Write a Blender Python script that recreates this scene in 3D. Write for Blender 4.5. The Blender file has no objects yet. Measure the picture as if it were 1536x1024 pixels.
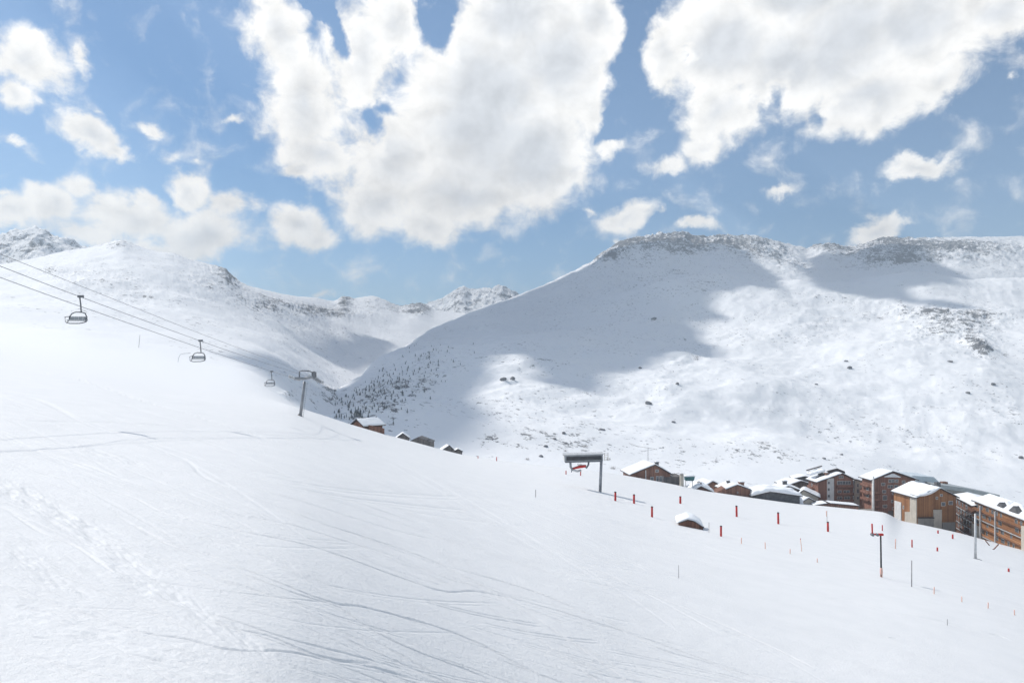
import bpy, bmesh, math, random
import numpy as np
from mathutils import Vector, Matrix

random.seed(7)
rng = np.random.default_rng(11)
sc = bpy.context.scene
COL = sc.collection

# ------------------------------------------------------------------ camera
F, YH = 1024.0, 560.0                       # focal length and eye level of the 1536 px wide photograph
cam_d = bpy.data.cameras.new('camera'); cam = bpy.data.objects.new('camera', cam_d); COL.objects.link(cam)
cam.location = (0, 0, 0); cam.rotation_euler = (math.pi / 2, 0, 0)
cam_d.sensor_width = 36.0; cam_d.lens = 36.0 * F / 1536.0
cam_d.shift_y = (YH - 512.0) / 1536.0
cam_d.clip_start = 0.5; cam_d.clip_end = 40000
sc.camera = cam

SUN_AZ, SUN_EL = math.radians(-56), math.radians(45)      # ahead and to the left
SUN = np.array([math.sin(SUN_AZ) * math.cos(SUN_EL), math.cos(SUN_AZ) * math.cos(SUN_EL), math.sin(SUN_EL)])

def P(x, y, d): return Vector(((x - 768) / F * d, d, (YH - y) / F * d))

# ------------------------------------------------------------------ helpers
def tag(o, label=None, cat=None, group=None, kind=None):
    if label: o['label'] = label
    if cat: o['category'] = cat
    if group: o['group'] = group
    if kind: o['kind'] = kind
    return o

def empty(name, loc, rz=0.0):
    o = bpy.data.objects.new(name, None); COL.objects.link(o)
    o.location = loc; o.rotation_euler = (0, 0, rz); o.empty_display_size = 0.5
    return o

class MB:
    """collects shapes and links them as one mesh object"""
    def __init__(s): s.bm = bmesh.new()
    def box(s, x0, x1, y0, y1, z0, z1, M=None):
        vs = [s.bm.verts.new(Vector(c)) for c in ((x0,y0,z0),(x1,y0,z0),(x1,y1,z0),(x0,y1,z0),(x0,y0,z1),(x1,y0,z1),(x1,y1,z1),(x0,y1,z1))]
        if M is not None:
            for v in vs: v.co = M @ v.co
        for f in ((0,3,2,1),(4,5,6,7),(0,1,5,4),(1,2,6,5),(2,3,7,6),(3,0,4,7)): s.bm.faces.new([vs[i] for i in f])
        return s
    def prism(s, pts, y0, y1, axis='y'):
        """polygon (u,z) extruded along y (or x)"""
        if axis == 'y': mk = lambda u, z, t: (u, t, z)
        elif axis == 'x': mk = lambda u, z, t: (t, u, z)
        else: mk = lambda u, z, t: (u, z, t)
        a = [s.bm.verts.new(mk(u, z, y0)) for u, z in pts]; b = [s.bm.verts.new(mk(u, z, y1)) for u, z in pts]
        n = len(pts)
        fs = [s.bm.faces.new(a), s.bm.faces.new(b[::-1])]
        for i in range(n): fs.append(s.bm.faces.new((a[i], b[i], b[(i+1) % n], a[(i+1) % n])))
        bmesh.ops.recalc_face_normals(s.bm, faces=fs)
        return s
    def tube(s, pts, r, n=8, r1=None):
        pts = [Vector(p) for p in pts]; rings = []
        m = len(pts)
        for i, p in enumerate(pts):
            t = (pts[min(i+1, m-1)] - pts[max(i-1, 0)]).normalized()
            a = t.cross(Vector((0, 0, 1)))
            if a.length < 1e-3: a = t.cross(Vector((0, 1, 0)))
            a.normalize(); b = t.cross(a)
            rr = r if r1 is None else r + (r1 - r) * i / (m - 1)
            rings.append([s.bm.verts.new(p + (a * math.cos(k * 2 * math.pi / n) + b * math.sin(k * 2 * math.pi / n)) * rr) for k in range(n)])
        for i in range(m - 1):
            for k in range(n):
                s.bm.faces.new((rings[i][k], rings[i][(k+1) % n], rings[i+1][(k+1) % n], rings[i+1][k]))
        s.bm.faces.new(rings[0][::-1]); s.bm.faces.new(rings[-1])
        return s
    def ball(s, c, r, seed=0, lump=0.25, sub=2, sq=(1, 1, 1)):
        g = bmesh.ops.create_icosphere(s.bm, subdivisions=sub, radius=1.0)
        rr = random.Random(seed); dirs = [Vector((rr.gauss(0,1), rr.gauss(0,1), rr.gauss(0,1))).normalized() for _ in range(9)]
        am = [rr.uniform(-1, 1) for _ in dirs]
        for v in g['verts']:
            n = v.co.normalized(); k = 1 + lump * sum(a * max(0, n.dot(d)) ** 3 for a, d in zip(am, dirs))
            v.co = Vector(c) + Vector((n.x * sq[0], n.y * sq[1], n.z * sq[2])) * r * k
        return s
    def build(s, name, mat, parent=None, smooth=False, bevel=0.0):
        bmesh.ops.recalc_face_normals(s.bm, faces=s.bm.faces[:])
        me = bpy.data.meshes.new(name); s.bm.to_mesh(me); s.bm.free()
        me.materials.append(mat)
        if smooth: me.polygons.foreach_set('use_smooth', [True] * len(me.polygons))
        o = bpy.data.objects.new(name, me); COL.objects.link(o)
        if parent is not None: o.parent = parent
        if bevel:
            m = o.modifiers.new('bevel', 'BEVEL'); m.width = bevel; m.segments = 2; m.limit_method = 'ANGLE'
        return o

def copy_tree(o, parent=None):
    c = o.copy(); COL.objects.link(c)
    if parent is not None: c.parent = parent
    for ch in list(o.children): copy_tree(ch, c)
    return c

# ------------------------------------------------------------------ numpy noise
class Noise2:
    def __init__(s, seed):
        r = np.random.default_rng(seed); s.p = r.permutation(512); a = r.uniform(0, 2*np.pi, 512); s.gx, s.gy = np.cos(a), np.sin(a)
    def __call__(s, x, y):
        xi = np.floor(x).astype(int); yi = np.floor(y).astype(int); xf = x - xi; yf = y - yi
        u = xf*xf*xf*(xf*(xf*6-15)+10); v = yf*yf*yf*(yf*(yf*6-15)+10)
        def g(ix, iy, dx, dy):
            h = s.p[(s.p[ix & 511] + iy) & 511]; return s.gx[h]*dx + s.gy[h]*dy
        a = g(xi, yi, xf, yf); b = g(xi+1, yi, xf-1, yf); c = g(xi, yi+1, xf, yf-1); d = g(xi+1, yi+1, xf-1, yf-1)
        return ((a + u*(b-a)) + v*((c + u*(d-c)) - (a + u*(b-a)))) * 1.5
def fbm(seed, x, y, wl, octv=5, gain=0.5, ridged=False):
    out = 0; amp = 1.0; f = 1.0 / wl
    for i in range(octv):
        n = Noise2(seed + i)(x * f + i * 17.3, y * f - i * 9.1)
        out = out + amp * ((1 - 2*np.abs(n)) if ridged else n); amp *= gain; f *= 2.03
    return out
def smst(a, b, x):
    t = np.clip((x - a) / (b - a), 0, 1); return t*t*(3 - 2*t)
def tab(pts, x, sig=0):
    """smooth curve through (x, value) pairs"""
    px, pv = zip(*pts); X = np.arange(-1300, 2900, 2.0); v = np.interp(X, px, pv)
    if sig:
        k = np.exp(-0.5 * (np.arange(-int(3*sig/2), int(3*sig/2)+1) * 2.0 / sig) ** 2); k /= k.sum()
        h = len(k) // 2; v = np.convolve(np.pad(v, h, mode='edge'), k, mode='valid')
    return np.interp(x, X, v)

# ------------------------------------------------------------------ materials
def newmat(name):
    m = bpy.data.materials.new(name); m.use_nodes = True
    nt = m.node_tree; b = nt.nodes['Principled BSDF']; return m, nt, b
def nd(nt, t, **kw):
    n = nt.nodes.new(t)
    for k, v in kw.items():
        if k in n.inputs.keys(): n.inputs[k].default_value = v
        else: setattr(n, k, v)
    return n
def math_(nt, op, a, b=None, clamp=False):
    n = nt.nodes.new('ShaderNodeMath'); n.operation = op; n.use_clamp = clamp
    for i, v in enumerate((a, b)):
        if v is None: continue
        if isinstance(v, (int, float)): n.inputs[i].default_value = v
        else: nt.links.new(v, n.inputs[i])
    return n.outputs[0]
def mixc(nt, f, a, b, blend='MIX'):
    n = nt.nodes.new('ShaderNodeMix'); n.data_type = 'RGBA'; n.blend_type = blend
    for i, v in ((0, f), (6, a), (7, b)):
        if isinstance(v, (int, float)): n.inputs[i].default_value = v
        elif isinstance(v, tuple): n.inputs[i].default_value = (*v, 1) if len(v) == 3 else v
        else: nt.links.new(v, n.inputs[i])
    return n.outputs[2]
def mapr(nt, v, a, b, c=0.0, d=1.0, smooth=True):
    n = nt.nodes.new('ShaderNodeMapRange'); n.interpolation_type = 'SMOOTHSTEP' if smooth else 'LINEAR'
    nt.links.new(v, n.inputs[0]); n.inputs[1].default_value = a; n.inputs[2].default_value = b; n.inputs[3].default_value = c; n.inputs[4].default_value = d
    return n.outputs[0]
def noise(nt, vec, scale, detail=5, rough=0.55, dist=0.0):
    n = nd(nt, 'ShaderNodeTexNoise'); n.inputs['Scale'].default_value = scale; n.inputs['Detail'].default_value = detail
    n.inputs['Roughness'].default_value = rough; n.inputs['Distortion'].default_value = dist
    nt.links.new(vec, n.inputs['Vector']); return n.outputs['Fac']
def mapping(nt, vec, scale=(1,1,1), rot=(0,0,0), loc=(0,0,0), typ='POINT'):
    n = nd(nt, 'ShaderNodeMapping'); n.vector_type = typ; nt.links.new(vec, n.inputs[0])
    n.inputs['Scale'].default_value = scale; n.inputs['Rotation'].default_value = rot; n.inputs['Location'].default_value = loc
    return n.outputs[0]
def bump(nt, b, h, strength, dist):
    n = nd(nt, 'ShaderNodeBump'); n.inputs['Strength'].default_value = strength; n.inputs['Distance'].default_value = dist
    nt.links.new(h, n.inputs['Height']); nt.links.new(n.outputs[0], b.inputs['Normal'])

SNOW = (0.86, 0.885, 0.915)
def mat_piste():
    m, nt, b = newmat('groomed_snow'); co = nd(nt, 'ShaderNodeTexCoord').outputs['Object']
    n1 = noise(nt, co, 0.35, 6, 0.6); n2 = noise(nt, co, 7.0, 5, 0.65); n3 = noise(nt, co, 45.0, 3, 0.6)
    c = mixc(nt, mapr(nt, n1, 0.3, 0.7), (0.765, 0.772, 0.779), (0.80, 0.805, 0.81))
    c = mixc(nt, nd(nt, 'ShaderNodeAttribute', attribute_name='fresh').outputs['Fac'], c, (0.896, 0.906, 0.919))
    nt.links.new(c, b.inputs['Base Color']); b.inputs['Roughness'].default_value = 0.65
    b.inputs['Specular IOR Level'].default_value = 0.25
    h = math_(nt, 'ADD', math_(nt, 'MULTIPLY', n2, 0.7), math_(nt, 'MULTIPLY', n3, 0.18))
    bump(nt, b, h, 0.75, 0.07)
    return m
def mat_mountain():
    m, nt, b = newmat('snow_and_rock'); co = nd(nt, 'ShaderNodeTexCoord').outputs['Object']
    at = nd(nt, 'ShaderNodeAttribute', attribute_name='rock').outputs['Fac']
    st = mapping(nt, co, scale=(1, 0.55, 1.6), rot=(0.0, 0.0, 0.5))
    a = noise(nt, st, 0.016, 9, 0.68, 0.4); f = noise(nt, st, 0.085, 8, 0.7)
    g = noise(nt, co, 0.3, 4, 0.7)
    v = math_(nt, 'ADD', math_(nt, 'MULTIPLY', a, 0.34), math_(nt, 'ADD', math_(nt, 'MULTIPLY', f, 0.38), math_(nt, 'MULTIPLY', g, 0.28)))
    v = math_(nt, 'ADD', v, math_(nt, 'MULTIPLY', at, 0.135))
    # steep ground holds no snow
    nz = nd(nt, 'ShaderNodeSeparateXYZ'); nt.links.new(nd(nt, 'ShaderNodeNewGeometry').outputs['Normal'], nz.inputs[0])
    v = math_(nt, 'ADD', v, mapr(nt, nz.outputs[2], 0.85, 0.55, 0.0, 0.06))
    mask = mapr(nt, v, 0.600, 0.635)
    spk = math_(nt, 'MULTIPLY', mapr(nt, noise(nt, co, 0.17, 3, .6), .605, .66), mapr(nt, math_(nt, 'ADD', noise(nt, co, .011, 4, .6), math_(nt, 'MULTIPLY', at, .35)), .50, .66))
    mask = math_(nt, 'MAXIMUM', mask, math_(nt, 'MULTIPLY', spk, .8))
    rk = mixc(nt, mapr(nt, g, 0.3, 0.7), (0.105, 0.11, 0.122), (0.235, 0.235, 0.24))
    sn = mixc(nt, mapr(nt, a, 0.3, 0.7), (0.885, 0.897, 0.912), (0.905, 0.913, 0.925))
    nt.links.new(mixc(nt, mask, sn, rk), b.inputs['Base Color']); b.inputs['Roughness'].default_value = 0.75
    b.inputs['Specular IOR Level'].default_value = 0.15
    bump(nt, b, math_(nt, 'ADD', f, math_(nt, 'MULTIPLY', mask, 0.4)), 0.30, 2.2)
    return m
def mat_plain(name, col, rough=0.6, var=0.15, scale=2.0, metal=0.0, spec=0.3):
    m, nt, b = newmat(name); co = nd(nt, 'ShaderNodeTexCoord').outputs['Object']
    n = noise(nt, co, scale, 5, 0.6)
    lo = tuple(c * (1 - var) for c in col); hi = tuple(min(1, c * (1 + var)) for c in col)
    nt.links.new(mixc(nt, mapr(nt, n, 0.3, 0.7), lo, hi), b.inputs['Base Color'])
    b.inputs['Roughness'].default_value = rough; b.inputs['Metallic'].default_value = metal; b.inputs['Specular IOR Level'].default_value = spec
    return m
def mat_wood(name, c0, c1, vertical=False, pitch=0.22):
    m, nt, b = newmat(name); co = nd(nt, 'ShaderNodeTexCoord').outputs['Object']
    sx = nd(nt, 'ShaderNodeSeparateXYZ'); nt.links.new(co, sx.inputs[0])
    t = math_(nt, 'ADD', sx.outputs[0], sx.outputs[1]) if vertical else sx.outputs[2]
    t = math_(nt, 'DIVIDE', t, pitch); fr = math_(nt, 'FRACT', t); fl = math_(nt, 'FLOOR', t)
    wn = nd(nt, 'ShaderNodeTexWhiteNoise', noise_dimensions='1D'); nt.links.new(fl, wn.inputs['W'])
    gr = noise(nt, mapping(nt, co, scale=(6, 6, 0.5) if vertical else (0.5, 0.5, 6)), 1.0, 5, 0.65)
    st = noise(nt, co, 0.22, 4, 0.6)
    f = math_(nt, 'ADD', math_(nt, 'MULTIPLY', wn.outputs[0], 0.35), math_(nt, 'ADD', math_(nt, 'MULTIPLY', gr, 0.4), math_(nt, 'MULTIPLY', st, 0.6)))
    c = mixc(nt, mapr(nt, f, 0.35, 1.0), c0, c1)
    seam = math_(nt, 'MULTIPLY', mapr(nt, fr, 0.0, 0.1, 0.0, 1.0), mapr(nt, fr, 0.9, 1.0, 1.0, 0.0))
    c = mixc(nt, seam, tuple(k * 0.35 for k in c0), c)
    nt.links.new(c, b.inputs['Base Color']); b.inputs['Roughness'].default_value = 0.7; b.inputs['Specular IOR Level'].default_value = 0.2
    bump(nt, b, seam, 0.4, 0.03)
    return m
def mat_stucco(name, col):
    m, nt, b = newmat(name); co = nd(nt, 'ShaderNodeTexCoord').outputs['Object']
    n = noise(nt, co, 0.5, 7, 0.65); n2 = noise(nt, mapping(nt, co, scale=(2.2, 2.2, 0.25)), 1.0, 5, 0.6)
    c = mixc(nt, mapr(nt, n, 0.35, 0.65), tuple(k * 0.86 for k in col), col)
    c = mixc(nt, mapr(nt, n2, 0.52, 0.75, 0.0, 0.55), c, tuple(k * 0.5 for k in col))
    nt.links.new(c, b.inputs['Base Color']); b.inputs['Roughness'].default_value = 0.85; b.inputs['Specular IOR Level'].default_value = 0.15
    bump(nt, b, noise(nt, co, 8.0, 4, 0.6), 0.3, 0.02)
    return m
def mat_glass(name, col):
    m, nt, b = newmat(name); co = nd(nt, 'ShaderNodeTexCoord').outputs['Object']
    n = noise(nt, co, 0.9, 2, 0.5)
    nt.links.new(mixc(nt, mapr(nt, n, 0.35, 0.65), tuple(k * 0.5 for k in col), col), b.inputs['Base Color'])
    b.inputs['Roughness'].default_value = 0.12; b.inputs['Specular IOR Level'].default_value = 0.7
    return m

M = {}
M['piste'] = mat_piste(); M['mountain'] = mat_mountain()
M['snow'] = mat_plain('fresh_snow', (0.87, 0.89, 0.915), 0.7, 0.02, 1.5, spec=0.2)
M['steel'] = mat_plain('galvanised_steel', (0.30, 0.31, 0.33), 0.5, 0.2, 1.2, 0.3)
M['dark_steel'] = mat_plain('dark_steel', (0.18, 0.185, 0.20), 0.5, 0.2, 1.5, 0.2)
M['pale_steel'] = mat_plain('pale_steel', (0.52, 0.53, 0.54), 0.5, 0.15, 1.5, 0.2)
M['rope'] = mat_plain('steel_rope', (0.25, 0.255, 0.27), 0.6, 0.1, 3.0)
M['seatpad'] = mat_plain('grey_vinyl', (0.45, 0.46, 0.48), 0.6, 0.1, 2.0)
M['red'] = mat_plain('red_paint', (0.50, 0.035, 0.03), 0.5, 0.2, 1.5)
M['red_faded'] = mat_plain('faded_orange', (0.80, 0.50, 0.42), 0.6, 0.15, 1.5)
M['black'] = mat_plain('black_rubber', (0.03, 0.03, 0.035), 0.6, 0.2, 2.0)
M['bamboo'] = mat_plain('grey_bamboo', (0.30, 0.29, 0.29), 0.7, 0.2, 2.0)
M['wood'] = mat_wood('orange_larch', (0.19, 0.085, 0.04), (0.40, 0.20, 0.095), True, 0.35)
M['wood_h'] = mat_wood('orange_boards', (0.20, 0.09, 0.045), (0.44, 0.22, 0.11), False, 0.4)
M['redwood'] = mat_wood('reddish_cladding', (0.18, 0.09, 0.07), (0.38, 0.20, 0.15), True, 0.3)
M['dark_shaded_wood'] = mat_wood('dark_shaded_boards', (0.10, 0.055, 0.042), (0.25, 0.125, 0.085), False, 0.4)  # dark balcony boards; on the recessed block the colour stands in for shade
M['brownwood'] = mat_wood('brown_chalet_boards', (0.16, 0.085, 0.062), (0.36, 0.19, 0.135), True, 0.25)
M['greywood'] = mat_wood('weathered_grey_boards', (0.10, 0.095, 0.095), (0.24, 0.22, 0.21), True, 0.3)
M['roofedge'] = mat_plain('dark_roof_boards', (0.055, 0.045, 0.045), 0.8, 0.25, 1.0)
M['slate'] = mat_plain('slate_roof', (0.11, 0.11, 0.115), 0.8, 0.3, 0.8)
M['beige'] = mat_stucco('beige_render', (0.50, 0.46, 0.40))
M['grey'] = mat_stucco('grey_concrete', (0.30, 0.285, 0.265))
M['white'] = mat_stucco('white_render', (0.66, 0.66, 0.65))
M['blueroof'] = mat_plain('blue_grey_sheet_metal', (0.58, 0.65, 0.70), 0.45, 0.08, 0.4, 0.1)
M['greenroof'] = mat_plain('green_grey_sheet_metal', (0.38, 0.41, 0.42), 0.5, 0.12, 0.4, 0.1)
M['teal'] = mat_plain('teal_tarpaulin', (0.05, 0.15, 0.16), 0.6, 0.2, 1.0)
M['glass'] = mat_glass('window_glass', (0.18, 0.20, 0.22))
M['frame'] = mat_plain('white_window_frame', (0.58, 0.57, 0.55), 0.6, 0.1, 2.0)
M['conifer'] = mat_plain('frosted_conifer', (0.12, 0.14, 0.145), 0.85, 0.4, 0.9)
M['bark'] = mat_plain('bark', (0.09, 0.07, 0.06), 0.9, 0.3, 3.0)
M['rockgrey'] = mat_plain('grey_rock', (0.19, 0.19, 0.20), 0.9, 0.4, 0.5)
M['brush'] = mat_plain('bare_brown_twigs', (0.12, 0.095, 0.075), 0.9, 0.3, 0.8)

# ------------------------------------------------------------------ terrain tables (photo columns)
CREST_Y = [(-1200,330),(-250,498),(0,548),(130,566),(250,584),(330,594),(400,604),(440,609),(480,621),(525,636),(570,649),(630,665),(690,681),(740,689),(780,694),(840,701),(900,707),(940,713),(1000,724),(1060,736),(1130,746),(1200,755),(1280,763),(1330,768),(1348,780),(1390,788),(1440,799),(1490,813),(1536,825),(1800,905),(2300,1040),(2900,1200)]
CREST_D = [(-1200,150),(400,148),(450,150),(520,190),(600,235),(700,265),(780,265),(840,235),(900,240),(950,262),(1100,265),(1200,268),(1300,258),(1340,240),(1440,222),(1536,205),(1800,185),(2900,170)]
FH = [(-1200,4600),(300,5000),(450,5200),(700,7000),(950,9000),(1150,9800),(1536,10000),(2900,10000)]
def crest_y(x): return tab(CREST_Y, x, 7)
def crest_d(x): return tab(CREST_D, x, 40)
def fh(x): return tab(FH, x, 80)
def crest_s(x): return tab(CREST_Y, x, 190)
def y_inf(x): return crest_s(x) - fh(x) / crest_d(x)
def y_near(x, d):
    """photo height of the piste at a distance; the small steps of the edge belong to the edge alone"""
    c = crest_d(x); return y_inf(x) + fh(x)/d + (crest_y(x) - crest_s(x)) * smst(.3, 1.0, d/c)
def d_at(x, y):
    """piste distance seen at a photo point"""
    x = np.asarray(x, float); y = np.asarray(y, float); c = crest_d(x); lo = np.full(x.shape, 2.0); hi = c*np.ones(x.shape)
    for _ in range(34):
        m = .5*(lo + hi); up = y_near(x, m) > y; lo = np.where(up, m, lo); hi = np.where(up, hi, m)
    return .5*(lo + hi)
def G(x, y):
    """ground point of the piste seen at photo point"""
    return P(x, y, float(d_at(x, y)))

# beyond the near slope: (d, y) per column, levels 1..5; level 5 is the skyline, then the back side
LEFT_RIDGE = [(-1200,430),(-250,418),(0,397),(30,392),(60,386),(95,379),(130,373),(155,368),(180,362),(205,369),(240,379),(262,383),(290,392),(320,401),(338,405),(350,418),(368,429),(390,434),(415,440),(440,444),(475,447),(505,453),(516,444),(524,450),(545,446),(562,444),(580,452),(600,462),(617,458),(632,455),(650,466),(700,470),(760,480),(850,560),(1000,760),(1200,880),(2900,1400)]
def ridge_y(x): return tab(LEFT_RIDGE, x, 5)
LV = {  # column: [(d,y) x4], ridge distance
 -1200:[(240,470),(420,455),(700,445),(950,436),1300],
 -250:[(240,486),(420,462),(700,438),(1000,424),1350],
 0:   [(240,533),(420,505),(700,462),(1000,425),1400],
 130: [(240,553),(420,522),(700,472),(1000,420),1400],
 250: [(240,571),(420,542),(700,493),(1000,440),1450],
 330: [(240,582),(420,556),(720,510),(1100,455),1500],
 400: [(240,595),(420,568),(760,524),(1300,470),1700],
 440: [(240,606),(430,592),(800,547),(1400,490),1900],
 480: [(240,628),(430,628),(850,575),(1500,508),2100],
 525: [(260,650),(430,665),(850,606),(1550,515),2300],
 570: [(300,668),(450,690),(850,640),(1550,530),2500],
 630: [(320,690),(450,715),(850,690),(1500,545),2600],
 700: [(340,715),(460,760),(850,760),(1500,600),2600],
 850: [(320,745),(450,810),(800,860),(1200,800),1600],
 1000:[(330,760),(450,850),(700,900),(900,900),1100],
 1200:[(330,800),(450,890),(700,950),(900,950),1100],
 1536:[(280,880),(420,960),(700,1020),(900,1020),1100],
 1800:[(260,970),(420,1040),(700,1120),(900,1120),1100],
 2900:[(240,1300),(420,1400),(700,1450),(900,1450),1100]}
def lv(k, j, x): return tab([(c, v[k][j]) for c, v in sorted(LV.items())], x, 28)

def grid_mesh(name, X, D, Z, mat, attr=None):
    nr, nc = X.shape
    co = np.stack([X, D, Z], -1).reshape(-1, 3).astype(np.float32)
    i = np.arange(nr * nc).reshape(nr, nc)
    q = np.stack([i[:-1, :-1], i[:-1, 1:], i[1:, 1:], i[1:, :-1]], -1).reshape(-1, 4).astype(np.int32)
    me = bpy.data.meshes.new(name)
    me.vertices.add(len(co)); me.vertices.foreach_set('co', co.ravel())
    me.loops.add(q.size); me.loops.foreach_set('vertex_index', q.ravel())
    me.polygons.add(len(q)); me.polygons.foreach_set('loop_start', np.arange(0, q.size, 4, dtype=np.int32))
    me.polygons.foreach_set('use_smooth', np.ones(len(q), bool))
    me.update(calc_edges=True)
    if attr is not None:
        a = me.attributes.new('rock', 'FLOAT', 'POINT'); a.data.foreach_set('value', attr.ravel().astype(np.float32))
    me.materials.append(mat)
    o = bpy.data.objects.new(name, me); COL.objects.link(o); return o

# ---- ski tracks: photo points, width px, depth factor, kind
TR = [
 ([(0,540),(100,562),(200,597),(280,620),(360,645),(450,672),(555,707)], 16, .10, 'band'),
 ([(0,586),(65,602),(120,630),(170,647),(240,667),(300,687),(350,700),(430,715),(480,732),(560,762),(640,790)], 11, .22, 'line'),
 ([(0,625),(50,630),(150,632),(240,637),(320,645)], 11, .25, 'line'),
 ([(0,661),(75,680),(130,697),(200,725),(280,752),(350,772),(430,787),(500,807),(600,838)], 10, .28, 'line'),
 ([(120,630),(270,685),(310,717),(400,752),(480,785),(550,807),(650,842),(720,877),(768,897),(850,920),(960,955),(1100,1003),(1180,1030)], 10, .26, 'line'),
 ([(130,634),(280,693),(320,724),(420,762),(540,806),(660,850),(760,890),(860,915)], 9, .15, 'line'),
 ([(30,695),(75,712),(150,730),(200,747),(250,772),(350,797),(425,812),(500,832),(600,867),(665,887),(720,888),(800,905)], 11, .26, 'line'),
 ([(0,717),(40,747),(100,782),(160,822),(200,862),(250,897),(320,937),(370,967),(420,990)], 46, .16, 'churn'),
 ([(110,665),(150,676),(190,692),(230,712)], 40, .07, 'churn'),
 ([(30,697),(60,706),(100,722)], 30, .07, 'churn'),
 ([(175,777),(240,812),(300,832),(350,852),(430,882),(500,907),(540,912),(600,927),(665,945),(720,967),(768,992),(830,1024)], 12, .34, 'line'),
 ([(180,783),(250,820),(310,843),(370,868),(440,893),(505,912),(550,942),(620,977),(700,1006),(740,1024)], 11, .28, 'line'),
 ([(230,780),(300,805),(350,820),(400,838),(450,862),(480,880)], 40, .10, 'churn'),
 ([(0,762),(60,802),(110,822),(160,857),(170,862)], 14, .32, 'line'),
 ([(0,800),(40,815),(80,838),(130,868),(200,900),(260,925)], 30, .10, 'churn'),
 ([(0,817),(50,852),(90,882),(120,907)], 34, .20, 'churn'),
 ([(30,885),(100,915),(145,930),(210,952),(280,962),(340,977),(430,982),(500,995),(560,1000)], 15, .42, 'line'),
 ([(0,897),(60,922),(130,952),(200,975),(290,1000),(360,1030)], 50, .17, 'churn'),
 ([(130,935),(200,955),(260,978),(300,1005)], 40, .14, 'churn'),
 ([(60,922),(95,938),(132,952)], 14, .35, 'line'),
 ([(175,980),(235,995),(280,1000)], 14, .38, 'line'),
 ([(250,897),(320,937),(400,957),(475,987),(565,1006),(630,1024)], 14, .30, 'line'),
 ([(270,910),(350,935),(440,965),(520,985),(620,1010)], 12, .22, 'line'),
 ([(640,842),(768,877),(833,900),(918,937),(988,972),(1068,995),(1138,1024)], 10, .24, 'line'),
 ([(700,887),(768,902),(868,930),(960,953),(1048,975),(1110,1000)], 8, .14, 'line'),
 ([(700,800),(780,835),(843,865),(918,880)], 8, .10, 'line'),
 ([(460,690),(540,722),(620,748),(700,785),(768,805)], 7, .12, 'line'),
 ([(400,655),(470,672),(560,706)], 7, .12, 'line'),
 ([(1203,892),(1268,900),(1343,920),(1418,935),(1500,960)], 9, .16, 'line'),
 ([(1078,945),(1100,950),(1123,957)], 8, .25, 'line'),
 ([(1323,952),(1333,955),(1345,957)], 10, .45, 'line'),
 ([(1484,952),(1498,955),(1510,960)], 10, .35, 'line'),
 ([(5,525),(18,528),(40,535)], 9, .9, 'line'),
 ([(85,543),(97,547),(112,554)], 9, .9, 'line'),
 ([(276,582),(285,585),(296,590)], 8, .8, 'line'),
 ([(240,740),(250,742),(258,747)], 8, .3, 'line'),
 ([(820,735),(950,770),(1050,790),(1150,822),(1250,850)], 6, .10, 'line'),
 ([(1040,765),(1120,782),(1200,800),(1300,818)], 5, .14, 'line'),
]
r2 = random.Random(5)
for i in range(150):                                       # fainter older tracks between the fresh ones
    x = r2.uniform(-160, 1000); y = float(crest_y(x)) + r2.uniform(12, 430)
    sl_ = r2.uniform(0.26, 0.5) * (1 - .25*smst(500, 1000, x)); pts = []
    L = r2.uniform(150, 560); k = r2.uniform(-.0005, .0005); wv = r2.uniform(0, 6); q_ = r2.uniform(60, 130)
    for j in range(11):
        t = L * j / 10; pts.append((x + t, y + sl_*t + k*t*t + 4*math.sin(wv + t/q_)))
    dp = r2.uniform(.12, .33)
    TR.append((pts, r2.uniform(5, 9), dp, 'line'))
    if r2.random() < .55: TR.append(([(a + 4, b_ + 4.5) for a, b_ in pts], r2.uniform(5, 8), dp*.8, 'line'))

def spline(pts, n=8):
    out = []
    for i in range(len(pts) - 1):
        p0 = np.array(pts[max(i-1, 0)]); p1 = np.array(pts[i]); p2 = np.array(pts[i+1]); p3 = np.array(pts[min(i+2, len(pts)-1)])
        for t in np.linspace(0, 1, n, endpoint=False):
            out.append(0.5 * ((2*p1) + (p2-p0)*t + (2*p0-5*p1+4*p2-p3)*t*t + (3*p1-p0-3*p2+p3)*t**3))
    out.append(np.array(pts[-1])); return np.array(out)

# ---- the near slope, the valley and the left mountain as one sheet
xs = np.concatenate([np.linspace(-1150, -140, 60), np.arange(-120, 1660, 1.35), np.linspace(1680, 2700, 60)])
nc = len(xs); cd = crest_d(xs); yi = y_inf(xs); fhx = fh(xs); cy = crest_y(xs)
N0, N1, N2 = 14, 640, 300
ybot = np.maximum(1075.0, cy + 60)
rows = []
d_bot = fhx / (ybot - yi)
for k in range(N0): rows.append(2.0 * (d_bot / 2.0) ** (k / N0))
for k in range(N1): rows.append(fhx / ((ybot - yi) + (fhx/cd - (ybot - yi)) * (k / (N1 - 1))))
rd = lv(4, slice(None), xs) if False else tab([(c, v[4]) for c, v in sorted(LV.items())], xs, 28)
dend = rd * 1.35
for k in range(1, N2 + 1): rows.append(cd * (dend / cd) ** (k / N2))
DA = np.array(rows); XP = np.broadcast_to(xs, DA.shape)
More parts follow.
